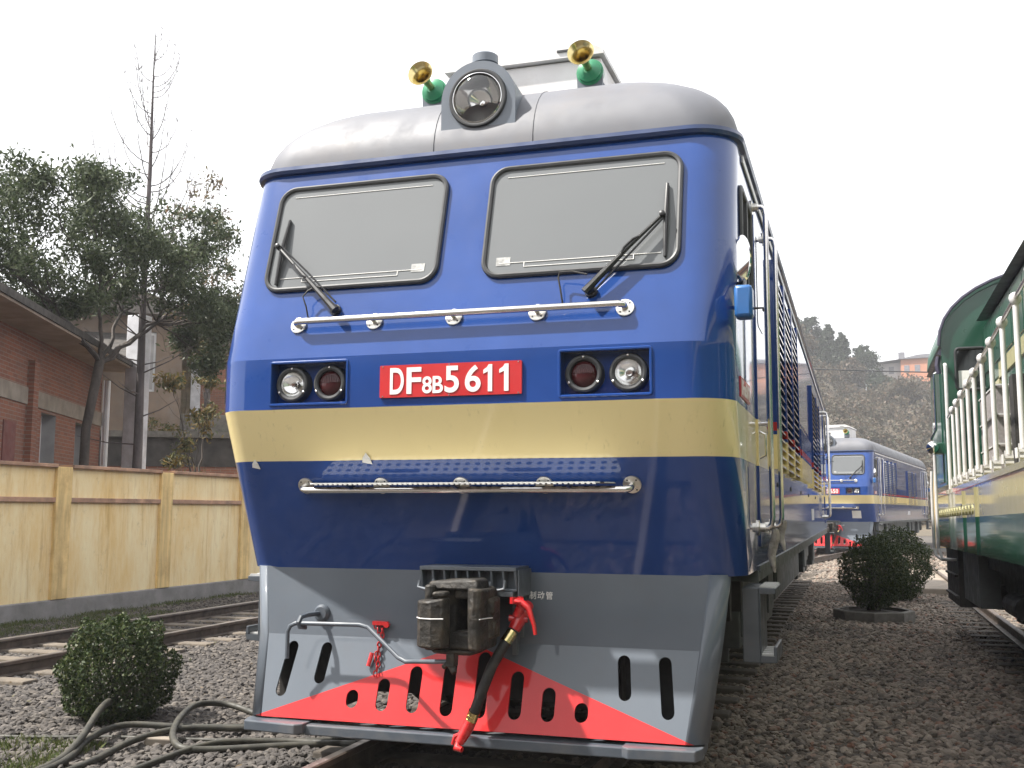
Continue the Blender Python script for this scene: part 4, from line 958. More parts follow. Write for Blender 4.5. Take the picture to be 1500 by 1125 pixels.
# far brick house
fb = empty('brick_house', (-23.6, 31.0, -.25), R(33), 'two storey orange brick house half hidden by the yellowing tree', 'house')
fw_ = [(1.75, 2.75, 6.0, 8.0), (1.75, 2.75, 2.4, 4.4), (4.4, 5.4, 6.0, 8.0)]
q = MB(); holed(q, [(0, 0), (8, 0), (8, 9.6), (0, 9.6)], [[(a, c), (b, c), (b, d), (a, d)] for a, b, c, d in fw_], lambda x, z: (x, 0, z))
q.add([(8, 0, 0), (8, 6, 0), (8, 6, 9.6), (8, 0, 9.6), (0, 0, 0), (0, 6, 0), (0, 6, 9.6), (0, 0, 9.6)], [(0, 1, 2, 3), (5, 4, 7, 6), (1, 5, 6, 2)]); q.build('wall', M['brickfar'], fb, smooth=0)
for a, b, c, d in fw_:
    wn = bpart(fb, 'window', M['gasket'], [(a, b, .12, .18, c, d)]); q = MB(); q.box((a+b)/2-.04, (a+b)/2+.04, .06, .12, c, d); q.box(a, b, .06, .12, c+.9, c+1.0); q.build('frame', M['lintel'], wn, smooth=0)
bpart(fb, 'floor_band', M['lintel'], [(-.05, 8.05, -.05, .02, 4.6, 5.0)]); bpart(fb, 'roof', M['roofdark'], [(-.4, 8.4, -.4, 6.4, 9.6, 9.85)])
for x in (.25, 3.6): bpart(fb, 'downpipe', M['gasket'], [], MB().tube([(x, -.08, 0), (x, -.08, 8.7)], .06, 8))

# ================================================================ vegetation
def branch(mb, a, b, r0, r1, wob=.08, n=6, sag=0., seg=6):
    a, b = Vector(a), Vector(b); ln = (b-a).length; pts = []
    for i in range(n+1):
        t = i/n; p = a.lerp(b, t)
        if 0 < i < n: p += Vector((random.uniform(-1, 1), random.uniform(-1, 1), random.uniform(-1, 1)))*wob*ln/n
        p.z += sag*ln*4*t*(1-t); pts.append(p)
    mb.tube(pts, [r0+(r1-r0)*i/n for i in range(n+1)], seg, cap=False); return pts
def clump_leaves(c, r, n, rng, flat=.75, hollow=.35):
    d = rng.normal(size=(n, 3)); d /= np.linalg.norm(d, axis=1)[:, None]
    rad = r*(hollow+(1-hollow)*rng.random((n, 1))**.5)*(1+.25*rng.normal(size=(n, 1))).clip(.4, 1.5)
    return np.array(c)[None]+d*rad*np.array([1, 1, flat])[None]
def leafy_tree(name, base, fork, clumps, r0, leafm, lsize, per, label, cat='tree', barkm='bark', limbs=4, twigs=6, group=None, kink=None, aspect=.36):
    t = empty(name, base, 0, label, cat, group); B = Vector(base); q = MB()
    F = Vector(fork)-B
    path = [Vector((0, 0, 0)), F*.35+Vector((kink or (0, 0, 0)))*.6, F*.7+Vector(kink or (0, 0, 0)), F]
    q.tube(path, [r0, r0*.88, r0*.8, r0*.85], 10)
    rng = np.random.default_rng(len(clumps)*7+int(abs(base[0])*10)); LV = []
    cl = [Vector(c[:3])-B for c in clumps]
    hubs = []
    cen = sum(cl, Vector())/len(cl)
    order = sorted(range(len(cl)), key=lambda i: math.atan2(cl[i].y-cen.y+cl[i].z-cen.z, cl[i].x-cen.x))
    for k in range(limbs):
        grp = order[k*len(order)//limbs:(k+1)*len(order)//limbs]
        m_ = sum((cl[i] for i in grp), Vector())/len(grp); h = F.lerp(m_, .5)
        branch(q, F*.985, h, r0*.45, r0*.26, .18); hubs.append((h, grp))
    for h, grp in hubs:
        for i in grp:
            c = cl[i]; rr_ = clumps[i][3]
            pts = branch(q, h, c, r0*.20, r0*.06, .22, 7)
            for k in range(twigs):
                d = Vector(rng.normal(size=3)).normalized(); d.z *= .7
                branch(q, pts[3+k % 4], c+d*rr_*.9, r0*.07, r0*.025, .25, 4, seg=4)
            sub = max(3, int(6*rr_/.5))
            for k in range(sub):
                d = rng.normal(size=3); d /= np.linalg.norm(d); cc = np.array(c)+d*rr_*np.array([.75, .75, .55])*rng.uniform(.3, 1)
                LV.append(clump_leaves(cc, rr_*rng.uniform(.32, .55), int(per/sub*clumps[i][4] if len(clumps[i]) > 4 else per/sub), rng, .8, .15))
    q.build('trunk', M[barkm], t, smooth=60, fix=False)
    C_ = np.concatenate(LV); V, F_ = leaves(C_, lsize, aspect, .25, rng); mesh_np('crown', V, F_, M[leafm], t)
    return t
def px(x): return x
ev = []   # evergreen behind the wall: clump centres with their own depth
for (yy, zz, r_, dx) in ((8.2, 6.5, .75, .3), (8.9, 7.0, .6, -.4), (9.7, 6.7, .7, .5), (10.5, 7.55, .55, .1), (11.1, 7.0, .7, -.5), (11.5, 6.4, .6, .7), (12.4, 7.35, .65, -.2), (12.9, 6.7, .7, .4), (13.6, 6.45, .65, -.3), (14.1, 6.0, .6, .2), (12.3, 6.0, .65, -.7), (11.0, 5.9, .6, .2), (10.0, 5.85, .65, -.6), (9.2, 6.0, .6, .6), (8.5, 5.6, .7, 0), (9.4, 5.15, .5, .4), (10.4, 5.2, .45, -.5), (13.2, 5.5, .6, .5), (14.0, 5.1, .55, -.1), (13.5, 4.7, .5, .3), (7.6, 6.2, .7, -.2), (7.4, 5.4, .7, .4), (8.0, 5.05, .55, -.6), (6.6, 6.0, .7, .1), (14.4, 5.5, .5, .4), (10.2, 6.3, .6, .8), (11.6, 5.6, .6, .9), (12.6, 5.2, .55, .8), (9.6, 7.35, .5, .4), (12.0, 6.9, .6, .9), (7.9, 6.9, .6, .6), (13.2, 7.0, .5, -.8), (14.5, 6.3, .5, .9), (8.8, 5.4, .55, -.9), (13.9, 5.6, .5, .9)):
    ev.append((-11.3+dx*1.5, yy+.1, zz, r_*1.32))
leafy_tree('evergreen_tree', (-11.3, 10.6, -.25), (-11.3, 10.9, 4.3), ev, .105, 'leaf', .094, 1750, 'broad dark evergreen tree with forked trunk behind the yellow wall', kink=(.05, -.28, 0), limbs=6, twigs=5)
br = [(-12.3+a, y_, z_, r_, k_) for a, y_, z_, r_, k_ in ((0, 14.6, 4.3, .5, 1), (.4, 15.1, 3.7, .5, 1), (.2, 14.8, 3.0, .45, .9), (-.3, 15.3, 2.6, .4, .9), (.3, 15.6, 4.5, .5, 1.), (.0, 15.9, 3.4, .5, .9), (.2, 15.2, 2.1, .5, 1.), (-.2, 16.2, 5.2, .6, .8), (0, 16.4, 6.0, .6, .7), (0, 15.6, 1.7, .45, 1.1))]
leafy_tree('yellowing_tree', (-12.3, 15.9, -.25), (-12.3, 15.7, 2.0), br, .07, 'leafyellow', .13, 260, 'small yellowing tree drooping beside the left edge of the blue locomotive', limbs=3, twigs=5)
bt = [(-19+a, y_, z_, r_, k_) for a, y_, z_, r_, k_ in ((0, 24.5, 11.6, .9, .5), (.5, 25.8, 10.9, .9, .5), (-.6, 23.9, 10.4, .8, .5), (.2, 25.2, 12.6, .8, .45), (.3, 26.2, 9.6, 1., .6), (-.5, 24.7, 9.2, 1, .6), (.1, 25.9, 8.1, 1., .7), (.2, 25.2, 7.0, .9, .8), (-.3, 26.6, 11.9, .8, .45), (.3, 26.8, 8.8, .9, .6), (.4, 24.2, 8.0, .8, .6))]
leafy_tree('brown_tree', (-19, 26.2, -.25), (-19, 26, 5.5), bt, .12, 'leafbrown', .17, 420, 'thin brown leaved tree rising beside the left edge of the blue locomotive roof', barkm='barkgrey', limbs=4, twigs=7)
sh_b = [(-18.5+a, y_, z_, r_) for a, y_, z_, r_ in ((0, 22.0, 3.2, .8), (.4, 22.8, 2.6, .7), (-.3, 21.4, 2.4, .8), (.2, 22.4, 3.9, .6))]
leafy_tree('bank_bush', (-18.4, 22.2, -.25), (-18.4, 22.2, 1.2), sh_b, .06, 'leafyellow', .12, 420, 'dull green bush between the brick building and the concrete post', 'bush', limbs=2)

# bare conifer
bc = empty('bare_tree', (-11.9, 12.9, -.25), 0, 'tall leafless tree with straight pole trunk and upswept branches', 'tree'); q = MB()
H_ = 12.1
q.tube([(0, 0, 0), (.02, 0, 3), (-.02, .01, 6), (.02, 0, 9), (.0, 0, 11), (.01, 0, H_)], [.115, .095, .07, .042, .018, .005], 9, cap=False)
q.build('trunk', M['barkgrey'], bc, smooth=60, fix=False); q = MB()
for i in range(46):
    z0 = 5.6+6.0*(i/46)**.9; f = (H_-z0)/(H_-5.6); ln = (.4+2.0*f)*random.uniform(.75, 1.15); a = random.uniform(0, 6.28); u = Vector((math.cos(a), math.sin(a), 0))
    pts = [Vector((0, 0, z0))+u*ln*(1-(1-t)**1.7)*.62+Vector((0, 0, 1))*ln*(.12*t+1.0*t**1.9)+Vector((random.uniform(-.03, .03), random.uniform(-.03, .03), 0))*t for t in [k/7 for k in range(8)]]
    q.tube(pts, [.015*f+.006-(.015*f+.002)*k/7 for k in range(8)], 5, cap=False)
    for k in range(12):
        p = pts[random.randint(2, 7)]; d = Vector((random.uniform(-1, 1), random.uniform(-1, 1), random.uniform(.2, 1.2)))*random.uniform(.10, .32)*(.5+f)
        q.tube([p, p+d*.5+Vector((0, 0, .02)), p+d], [.0045, .0035, .002], 3, cap=False)
for i in range(10):
    z0 = random.uniform(3.0, 5.3); a = random.uniform(0, 6.28); p = Vector((0, 0, z0)); d = Vector((math.cos(a), math.sin(a), random.uniform(.1, .7)))*random.uniform(.7, 1.5)
    q.tube([p, p+d*.5+Vector((0, 0, -.05)), p+d], [.018, .012, .005], 5, cap=False)
q.build('branches', M['barkgrey'], bc, smooth=60, fix=False)

def ball_shrub(name, loc, rx, rz, n, ls, label, leafm='leafshrub', group=None, seed=3):
    t = empty(name, loc, 0, label, 'shrub', group); rng = np.random.default_rng(seed)
    d = rng.normal(size=(n, 3)); d /= np.linalg.norm(d, axis=1)[:, None]
    # lumpy clipped surface, leaves denser near it
    lump = 1+.07*np.sin(d[:, 0]*9+seed)*np.sin(d[:, 1]*8)+.06*np.sin(d[:, 2]*11+2*seed)+.05*np.sin(d[:, 0]*17+d[:, 1]*13)
    rad = lump*(1-.42*rng.random(n)**2.2)
    stray = rng.random(n) < .03; rad[stray] *= 1+.12*rng.random(stray.sum())
    C_ = d*rad[:, None]*np.array([rx, rx, rz])[None]; C_[:, 2] += rz
    low = C_[:, 2] < rz*.9; C_[low, :2] *= (.72+.28*(C_[low, 2:3]/(rz*.9)).clip(0, 1)); C_ = C_[C_[:, 2] > .02]
    V, F_ = leaves(C_, ls, .5, 0, rng); mesh_np('foliage', V, F_, M[leafm], t)
    q = MB()
    for k in range(26):
        a = rng.uniform(0, 6.28); e = rng.uniform(.2, 1.3); p = Vector((math.cos(a)*math.cos(e)*rx, math.sin(a)*math.cos(e)*rx, rz+rz*math.sin(e)*.8))*.82
        branch(q, (rng.normal()*.04, rng.normal()*.04, 0), p, .018, .004, .25, 5, seg=5)
    q.build('stems', M['bark'], t, smooth=60, fix=False)
    return t
ball_shrub('clipped_shrub', (-3.36, 1.45, -.33), .445, .475, 19000, .030, 'round clipped shrub on the gravel left of the blue locomotive', seed=3)
ball_shrub('clipped_shrub', (2.50, 11.85, -.05), .52, .55, 16000, .036, 'round clipped shrub growing in the concrete ring', seed=5)
ball_shrub('clipped_shrub', (2.98, 15.6, -.2), .62, .66, 15000, .04, 'farther round shrub half hidden behind the one in the concrete ring', seed=8)
# planter ring
q = MB(); q.lathe((2.48, 11.8, GZ-.05), (0, 0, 1), [(0, .60), (.20, .60), (.215, .585), (.215, .52), (.15, .51)], 8, cap=False)
tag(q.build('planter_ring', M['ring'], None, smooth=0), 'low concrete ring around the foot of the nearer right shrub', 'planter')
q = MB(); q.lathe((2.48, 11.8, GZ+.02), (0, 0, 1), [(0, .55), (.09, .54), (.12, .3), (.13, .02)], 16); tag(q.build('planter_soil', mat('soil', (.05, .038, .028), .95, var=.3, scale=12, bmp=.6), None, smooth=40), 'dark soil filling the concrete ring', 'soil', kind='stuff')
# paved strip far right
q = MB(); q.box(3.2, 4.6, 17.5, 25, GZ, GZ+.13); tag(q.build('path', M['lintel'], None, smooth=0, bevel=.02), kind='structure')
# grass
def grass(name, rects, n, h, label):
    Vs = []; rng = RNG
    for (x0, x1, y0, y1, k) in rects:
        m_ = int(n*k); c = np.stack([rng.uniform(x0, x1, m_), rng.uniform(y0, y1, m_), np.full(m_, GZ)], 1)
        cl = np.sin(c[:, 0]*5.1+2)*np.sin(c[:, 1]*3.3+1)+.6*rng.normal(size=m_); c = c[cl > -.1]; m_ = len(c)
        a = rng.uniform(0, 6.28, m_); wv = np.stack([np.cos(a), np.sin(a), 0*a], 1)*rng.uniform(.003, .007, (m_, 1)); hh = h*rng.uniform(.4, 1.3, (m_, 1))
        tip = c+np.concatenate([rng.normal(size=(m_, 2))*.4*hh, hh], 1); mid = (c+tip)/2+np.concatenate([0*hh, 0*hh, hh*.12], 1)
        Vs.append(np.stack([c-wv, c+wv, mid+wv*.7, tip], 1).reshape(-1, 3)); 
    V = np.concatenate(Vs); tag(mesh_np(name, V, np.arange(len(V)).reshape(-1, 4), M['grass']), label, 'grass', kind='stuff')
grass('grass', [(-9.45, -8.2, 1, 9.2, 1.), (-9.45, -9.0, 9.2, 13, .12), (-3.5, -2.75, -.3, .62, .20)], 22000, .06, 'short green grass along the foot of the yellow wall and beside the hoses')

# fallen leaves and bits of litter on the stones
lc = np.stack([RNG.uniform(-8, -1.5, 420), RNG.uniform(0, 9, 420), np.full(420, GZ+.045)], 1); lc2 = np.stack([RNG.uniform(1.6, 4, 160), RNG.uniform(2, 14, 160), np.full(160, GZ+.05)], 1)
V, F_ = leaves(np.concatenate([lc, lc2]), .045, .55, 0, RNG); V[:, 2] = GZ+.048+(V[:, 2]-GZ-.048)*.25
tag(mesh_np('fallen_leaves', V, F_, M['leafbrown']), 'small dry leaves fallen on the ballast', 'leaves', kind='stuff')
# hoses and cables on the ground
M['hosegrn'] = mat('old_hose_rubber', (.036, .034, .025), .6, var=.25, scale=10, dirt=(.075, .065, .045), dirt_amt=.7, dscale=8)
def smooth_path(pts, n=6):
    P_ = [Vector(p) for p in pts]; out = []
    for i in range(len(P_)-1):
        p0 = P_[max(0, i-1)]; p1 = P_[i]; p2 = P_[i+1]; p3 = P_[min(len(P_)-1, i+2)]
        for k in range(n):
            t = k/n; out.append(.5*((2*p1)+(p2-p0)*t+(2*p0-5*p1+4*p2-p3)*t*t+(3*p1-p0-3*p2+p3)*t**3))
    out.append(P_[-1]); return out
def hose(pts, r, label, m='hosegrn', cat='hose'):
    q = MB(); q.tube(smooth_path(pts), r, 10); return tag(q.build('hose', M[m], None, smooth=60), label, cat, 'hoses on the gravel')
g = GZ+.035
hz = hose([(-2.62, -.5, g), (-2.70, .0, g), (-2.80, .35, -.10), (-2.95, .72, .015), (-3.10, 1.02, .03), (-3.22, 1.18, -.02)], .025, 'arched hose rising off the gravel with a small steel nozzle')
q = MB(); q.tube([(-3.22, 1.18, -.02), (-3.20, 1.24, -.045), (-3.05, 1.36, -.06)], [.024, .018, .010], 10); q.build('nozzle', M['steel'], hz)
hose([(-5.2, .55, g-.01), (-3.7, .58, g-.01), (-2.9, .82, g-.01), (-1.9, 1.02, g-.01), (-1.2, 1.3, g)], .014, 'thin straight hose lying across the others')
hose([(-2.58, -.6, g), (-2.66, .02, g), (-2.88, .58, g+.04), (-2.86, .92, g+.06), (-2.55, 1.12, g+.03), (-2.2, 1.38, g), (-1.75, 1.75, g), (-1.2, 2.0, g)], .024, 'thick hose curving from the left edge under the shrub to the plough')
hose([(-2.42, -.6, g), (-2.50, .10, g), (-2.56, .62, g+.03), (-2.42, .98, g+.05), (-2.1, 1.25, g+.02), (-1.75, 1.5, g), (-1.15, 1.7, g)], .024, 'thick hose running beside the looped one to the plough')
hose([(-1.0, 1.2, g), (-1.5, .95, g), (-1.95, .66, g), (-2.12, .55, g+.02), (-2.32, .72, g+.05), (-2.5, 1.05, g+.10), (-2.62, 1.45, g+.13), (-2.50, 1.68, g+.10), (-2.2, 1.60, g+.06), (-1.9, 1.45, g+.02), (-1.5, 1.5, g)], .024, 'hose forming the large open loop in front of the plough')
hose([(-2.05, -.5, g), (-2.10, .2, g), (-2.0, .75, g+.02), (-1.6, 1.05, g), (-1.1, 1.1, g)], .023, 'short hose nearest the camera at the plough foot')
q = MB(); q.box(-.09, .09, -.05, .05, 0, .06); o = q.build('brick', M['lintel'], None, smooth=0, bevel=.01); o.location = (-2.48, .78, GZ); o.rotation_euler = (0, .1, .5); tag(o, 'single broken brick lying among the hoses', 'brick')

# ================================================================ green locomotive
M['green'] = mat('dark_green_paint', (.005, .058, .032), .34, coat=.5, var=.12, scale=2, dirt=(.012, .045, .028), dirt_amt=.4)
M['greenroof'] = mat('green_roof_paint', (.008, .080, .045), .45, coat=.25, var=.12, scale=2, dirt=(.02, .05, .035), dirt_amt=.5)
M['yellow'] = mat('pale_yellow_paint', (.37, .345, .18), .4, coat=.4, var=.08, scale=5)
M['whitetube'] = mat('white_enamel_tube', (.60, .59, .585), .35, coat=.3, var=.06, scale=8, dirt=(.35, .30, .26), dirt_amt=.4)
M['sill'] = paint_mat('green_cream_sill_paint', (.010, .060, .040), (.36, .33, .19), 1.38, 1.75, False)
M['meshgrey'] = mat('grey_mesh_panel', (.24, .22, .215), .7, var=.15, scale=30, bmp=.3, bscale=120)
M['purple'] = mat('dark_roof_edge', (.05, .045, .075), .45, coat=.2)
G = empty('diesel_locomotive', (4.9, 8, 0), 0, 'dark green locomotive with white railing at the right edge', 'locomotive')
def gp(name, m, mb, parent=None, bevel=0, smooth=0, **k):
    o = mb.build(name, m, parent or G, smooth=smooth, bevel=bevel, **k)
    if parent is None: o.location = (-4.9, -8, 0)
    return o
GX = 3.36; GR = 6.44; cxg = 4.9; YC = 8.4; YE = 10.6; YN = -9
q = MB(); q.box(GX, GR, YN, YE, 1.02, 1.68); gp('sill', M['sill'], q)
q = MB(); q.box(GX-.012, GR+.012, YN, YE, 1.68, 1.73); gp('deck', M['sill'], q)
q = MB()
for y0 in (5.1, 6.35): q.box(GX-.02, GX+.01, y0, y0+.16, 1.38, 1.66); q.box(GX-.018, GX+.01, y0, y0+.16, 1.02, 1.38)
gp('jacking_pad', M['sill'], q)
q = MB()
for k in range(14): q.cyl((GX-.03, 5.3+k*.33, 1.45), (GX, 5.3+k*.33, 1.45), .045, 10)
q.box(GX-.02, GX, 5.3, 9.7, 1.48, 1.51); gp('pipe_bracket', M['yellow'], q, smooth=30)
# cab
def cabroof(y): # arch points
    pts = []
    for k in range(0, 19):
        a = R(180-10*k); pts.append((cxg+1.50*math.cos(a)*(1 if abs(math.cos(a)) > .0 else 1), 3.72+.78*math.sin(a)**.85 if math.sin(a) > 0 else 3.72))
    return pts
arch = [(GX, 1.80), (GR, 1.80), (GR, 3.55)]+[(cxg+1.54*math.cos(R(a)), 3.55+.92*math.sin(R(a))**.9) for a in range(10, 171, 10)]+[(GX, 3.55)]
q = MB(); holed(q, arch, [rrect(3.52, 3.88, 2.98, 3.50, .05, 4), rrect(5.92, 6.28, 2.98, 3.50, .05, 4)], lambda x, z: (x, YC, z))
q.loft([[(x, YC, z) for x, z in arch], [(x, YE, z) for x, z in arch]]); q.add([(x, YE, z) for x, z in arch], [tuple(range(len(arch)))]); gp('cab', M['green'], q, smooth=30)
q = MB(); top = [(cxg+1.57*math.cos(R(a)), 3.54+.97*math.sin(R(a))**.9) for a in range(0, 181, 9)]
inn = [(cxg+1.545*math.cos(R(a)), 3.52+.93*math.sin(R(a))**.9) for a in range(180, -1, -9)]
q.prism(top+inn, lambda x, z: (x, YC-.035, z), lambda x, z: (x, YE+.15, z)); gp('cab_roof', M['greenroof'], q, smooth=35)
q = MB(); q.tube([(x, YC-.035, z) for x, z in top], .02, 6); gp('roof_edge', M['purple'], q)
for a, b in ((3.52, 3.88), (5.92, 6.28)):
    q = MB(); q.prism(rrect(a, b, 2.98, 3.50, .05, 4), lambda x, z: (x, YC+.03, z), lambda x, z: (x, YC+.035, z)); wn = gp('cab_window', M['sidewin'], q)
    q = MB(); closed_tube(q, [(x, YC-.004, z) for x, z in rrect(a, b, 2.98, 3.50, .05, 4)], (0, -1, 0), .018, .014); gp('gasket', M['gasket'], q, wn)
    q = MB(); q.box(a+.03, b-.14, YC+.012, YC+.02, 3.0, 3.22); gp('paper_notice', M['paper'], q, wn)
q = MB(); q.box(GX-.012, GX+.01, 8.75, 9.55, 1.84, 3.35); gp('cab_door', M['green'], q, bevel=.006)
q = MB(); q.prism(rrect(9.65, 10.35, 2.65, 3.2, .06, 4), lambda y, z: (GX-.008, y, z), lambda y, z: (GX+.01, y, z)); gp('side_window', M['sidewin'], q)
q = MB(); q.prism([(GX-.05, 3.44), (GX-.02, 3.50), (GX+.02, 3.58), (GX+.02, 3.42)], lambda x, z: (x, YC+.05, z), lambda x, z: (x, YE, z)); q.tube([(GX-.03, YC+.1, 3.42), (GX-.05, YC+.1, 3.30), (GX-.03, YC+.1, 3.2)], .03, 8); gp('rain_gutter', M['purple'], q)
# hood
HX = 3.86; hd = [(HX, 1.80), (2*cxg-HX, 1.80), (2*cxg-HX, 3.75), (2*cxg-HX-.25, 4.0), (HX+.25, 4.0), (HX, 3.75)]
q = MB(); q.prism(hd, lambda x, z: (x, YN, z), lambda x, z: (x, YC-.003, z)); gp('hood', M['green'], q, bevel=.02)
q = MB(); q.prism([(HX-.10, 3.80), (HX+.02, 3.80), (HX+.30, 4.05), (HX+.20, 4.08)], lambda x, z: (x, YN, z), lambda x, z: (x, YC-.2, z)); gp('hood_eave', M['purple'], q)
q = MB()
for y0 in np.arange(1.0, 7.6, .82): q.box(HX-.014, HX+.01, y0, y0+.76, 3.15, 3.70); q.box(HX-.012, HX+.01, y0, y0+.76, 2.96, 3.10)
gp('hood_door', M['green'], q, bevel=.008)
q = MB(); q.box(HX-.020, HX, YN, 7.0, 2.93, 3.10); q.box(HX-.020, HX, 7.0, 7.4, 2.86, 2.93); gp('hood_stripe', M['yellow'], q)
q = MB(); q.box(HX-.022, HX, YN, 4.9, 3.42, 3.58); gp('hood_stripe', M['yellow'], q)
q = MB(); q.box(HX-.24, HX-.005, 5.5, 6.9, 1.72, 2.68); pb = gp('battery_box', M['meshgrey'], q, bevel=.006)
q = MB()
for z in (2.10, 2.39, 2.68): q.box(HX-.25, HX-.235, 5.48, 6.92, z-.015, z); q.box(HX-.25, HX, 5.47, 5.49, z-.015, z)
q.build('seam_strip', M['whitetube'], pb, smooth=0)
q = MB(); q.box(HX-.16, HX-.01, 4.9, 5.15, 1.72, 2.7); q.box(HX-.10, HX-.012, 3.9, 4.5, 1.72, 2.85); gp('duct', M['under'], q)
# railing
ypos = [8.22, 7.55, 7.0, 6.4, 5.75, 5.1, 4.4, 3.7, 2.95, 2.2, 1.45, .7, -.1]
ztop = lambda y: 2.62+(8.1-y)*.045
for y0 in ypos[1:]:
    q = MB(); zt = ztop(y0); q.tube([(GX+.03, y0, 1.83), (GX+.03, y0, zt)], .0205, 10); st = gp('stanchion', M['whitetube'], q, smooth=40)
    q = MB(); q.lathe((GX+.03, y0, zt-.03), (0, 0, 1), [(-.02, .02), (.0, .036), (.03, .044), (.055, .036), (.07, .015)], 14); q.build('ball_joint', M['whitetube'], st)
    q = MB(); q.box(GX-.0, GX+.06, y0-.012, y0+.012, 1.72, 1.86)
    for zz in (1.77, 1.81): q.box(GX+.0, GX+.06, y0-.035, y0+.035, zz-.009, zz+.009)
    q.cyl((GX-.012, y0-.028, 1.76), (GX-.012, y0-.028, 1.83), .009, 8); q.cyl((GX-.012, y0+.028, 1.76), (GX-.012, y0+.028, 1.83), .009, 8)
    q.build('clamp_foot', M['whitetube'], st, smooth=0)
q = MB(); q.tube([(GX+.03, 8.22, ztop(8.22))]+[(GX+.03, y0, ztop(y0)) for y0 in ypos[1:]], .017, 10); gp('handrail', M['steel'], q)
q = MB(); q.tube([(GX+.03, 8.28, 1.74), (GX+.03, 8.28, 2.68), (GX+.03, 8.27, 3.26), (GX+.035, 8.39, 3.30)], .024, 10); gp('grab_post', M['whitetube'], q)
q = MB(); q.tube([(GX-.01, 9.1, 3.30), (GX-.05, 9.1, 3.28), (GX-.05, 9.1, 2.55), (GX-.11, 9.2, 2.42)], .014, 8); gp('grab_rail', M['steel'], q)
q = MB(); q.tube([(GX-.10, 9.55, 2.02), (GX-.11, 9.55, 1.8), (GX-.11, 9.55, 1.0), (GX-.09, 9.5, .90), (GX-.04, 9.3, .86), (GX+.3, 9.3, .85)], .020, 10); q.tube([(GX-.10, 8.9, 2.2), (GX-.10, 8.9, 1.0), (GX-.06, 8.85, .88), (GX+.3, 8.8, .86)], .020, 10); gp('boarding_rail', M['whitetube'], q)
q = MB(); q.lathe((GX-.13, 8.7, 2.28), (-.25, -1, .0), [(-.10, .03), (-.06, .07), (-.02, .085), (.03, .075), (.06, .05), (.075, .01)], 20); lp_ = gp('marker_lamp', M['chrome'], q, smooth=40)
q = MB(); q.box(GX-.12, GX+.01, 8.68, 8.86, 2.20, 2.34); q.build('lamp_bracket', M['green'], lp_, smooth=0, bevel=.01)
# running gear
q = MB(); q.box(3.55, 6.25, YN, YE, .86, 1.06); gp('underframe', M['under'], q)
q = MB(); q.box(GX+.10, GX+.34, 8.6, 10.4, .30, 1.05)
for z in (.42, .68): q.box(GX+.06, GX+.36, 8.7, 10.2, z-.02, z+.01)
gp('cab_step', M['under'], q, bevel=.006)
q = MB(); q.box(GX+.10, GX+.30, 6.2, 7.9, .45, 1.06); gp('equipment_box', M['undergrey'], q, bevel=.01)
for yb in (5.2, -4.5):
    for dy in (-1.8, 0, 1.8):
        for s in (-1, 1):
            q = MB(); q.lathe((cxg+s*.70, yb+dy, .525), (s, 0, 0), [(-.03, .55), (0, .545), (.004, .525), (.10, .52), (.104, .44), (.07, .42), (.06, .16), (.12, .12), (.14, .10)], 40); gp('wheel', M['wheel'], q, smooth=30)
    q = MB()
    for s in (-1, 1):
        a, b = sorted((cxg+s*.98, cxg+s*1.12)); q.prism([(-2.4, .66), (-2.4, .84), (2.4, .84), (2.4, .66), (1.2, .56), (-1.2, .56)], lambda y, z: (a, yb+y, z), lambda y, z: (b, yb+y, z))
        for dy in (-1.8, 0, 1.8): q.box(*sorted((cxg+s*.96, cxg+s*1.22)), yb+dy-.15, yb+dy+.15, .40, .66)
        q.cyl((cxg+s*1.2, yb-.5, .55), (cxg+s*1.2, yb+.4, .55), .11, 14)
    gp('bogie', M['under'], q, bevel=.015)
# every part was built in world coordinates: hang it on the root at the loco's base, with the slight fall of the photo's track
G.rotation_euler = (R(-.7), 0, 0)

# ladder leaning on the distant loco
q = MB(); q.tube([(5.2, 40.2, GZ), (5.35, 41.2, 3.1)], .04, 6); q.tube([(5.9, 40.2, GZ), (5.9, 41.2, 3.1)], .04, 6)
for k in range(9): t = .08+k*.1; q.tube([(5.2+.15*t, 40.2+t, GZ+3.3*t), (5.9, 40.2+t, GZ+3.3*t)], .022, 5)
tag(q.build('ladder', mat('bare_timber', (.42, .30, .16), .8, var=.15), None, smooth=30), 'pale wooden ladder leaning on the distant blue locomotive', 'ladder')

# ================================================================ hill, trees, building on the hill
def hh_(x, y):
    s = max(0, min(1, (y-75)/115)); s = s*s*(3-2*s)
    H = 20.0+(.80*(4-x) if x < 4 else 0); H = min(H, 46)
    if x < -45: H *= max(.12, 1-(-45-x)/70)
    if x > 45: H *= max(.3, 1-(x-45)/200)
    n = 1.4*math.sin(x*.21+y*.07)+1.0*math.sin(x*.5-y*.13)+.7*math.sin(x*.9+y*.4)
    return max(GZ+.02, GZ+.02+s*H+n*s)
xs = list(np.arange(-150, 151, 4.)); ys = list(np.arange(74, 262, 4.)); q = MB()
q.add([(x, y, hh_(x, y)) for y in ys for x in xs], [(j*len(xs)+i, j*len(xs)+i+1, (j+1)*len(xs)+i+1, (j+1)*len(xs)+i) for j in range(len(ys)-1) for i in range(len(xs)-1)])
tag(q.build('hillside', mat('hill_earth', (.105, .078, .052), .95, var=.3, scale=.08, col2=(.07, .066, .042), dirt=(.15, .095, .062), dirt_amt=.7, dscale=.12, bmp=.4, bscale=.8, bdist=.5), None, smooth=60), kind='structure')
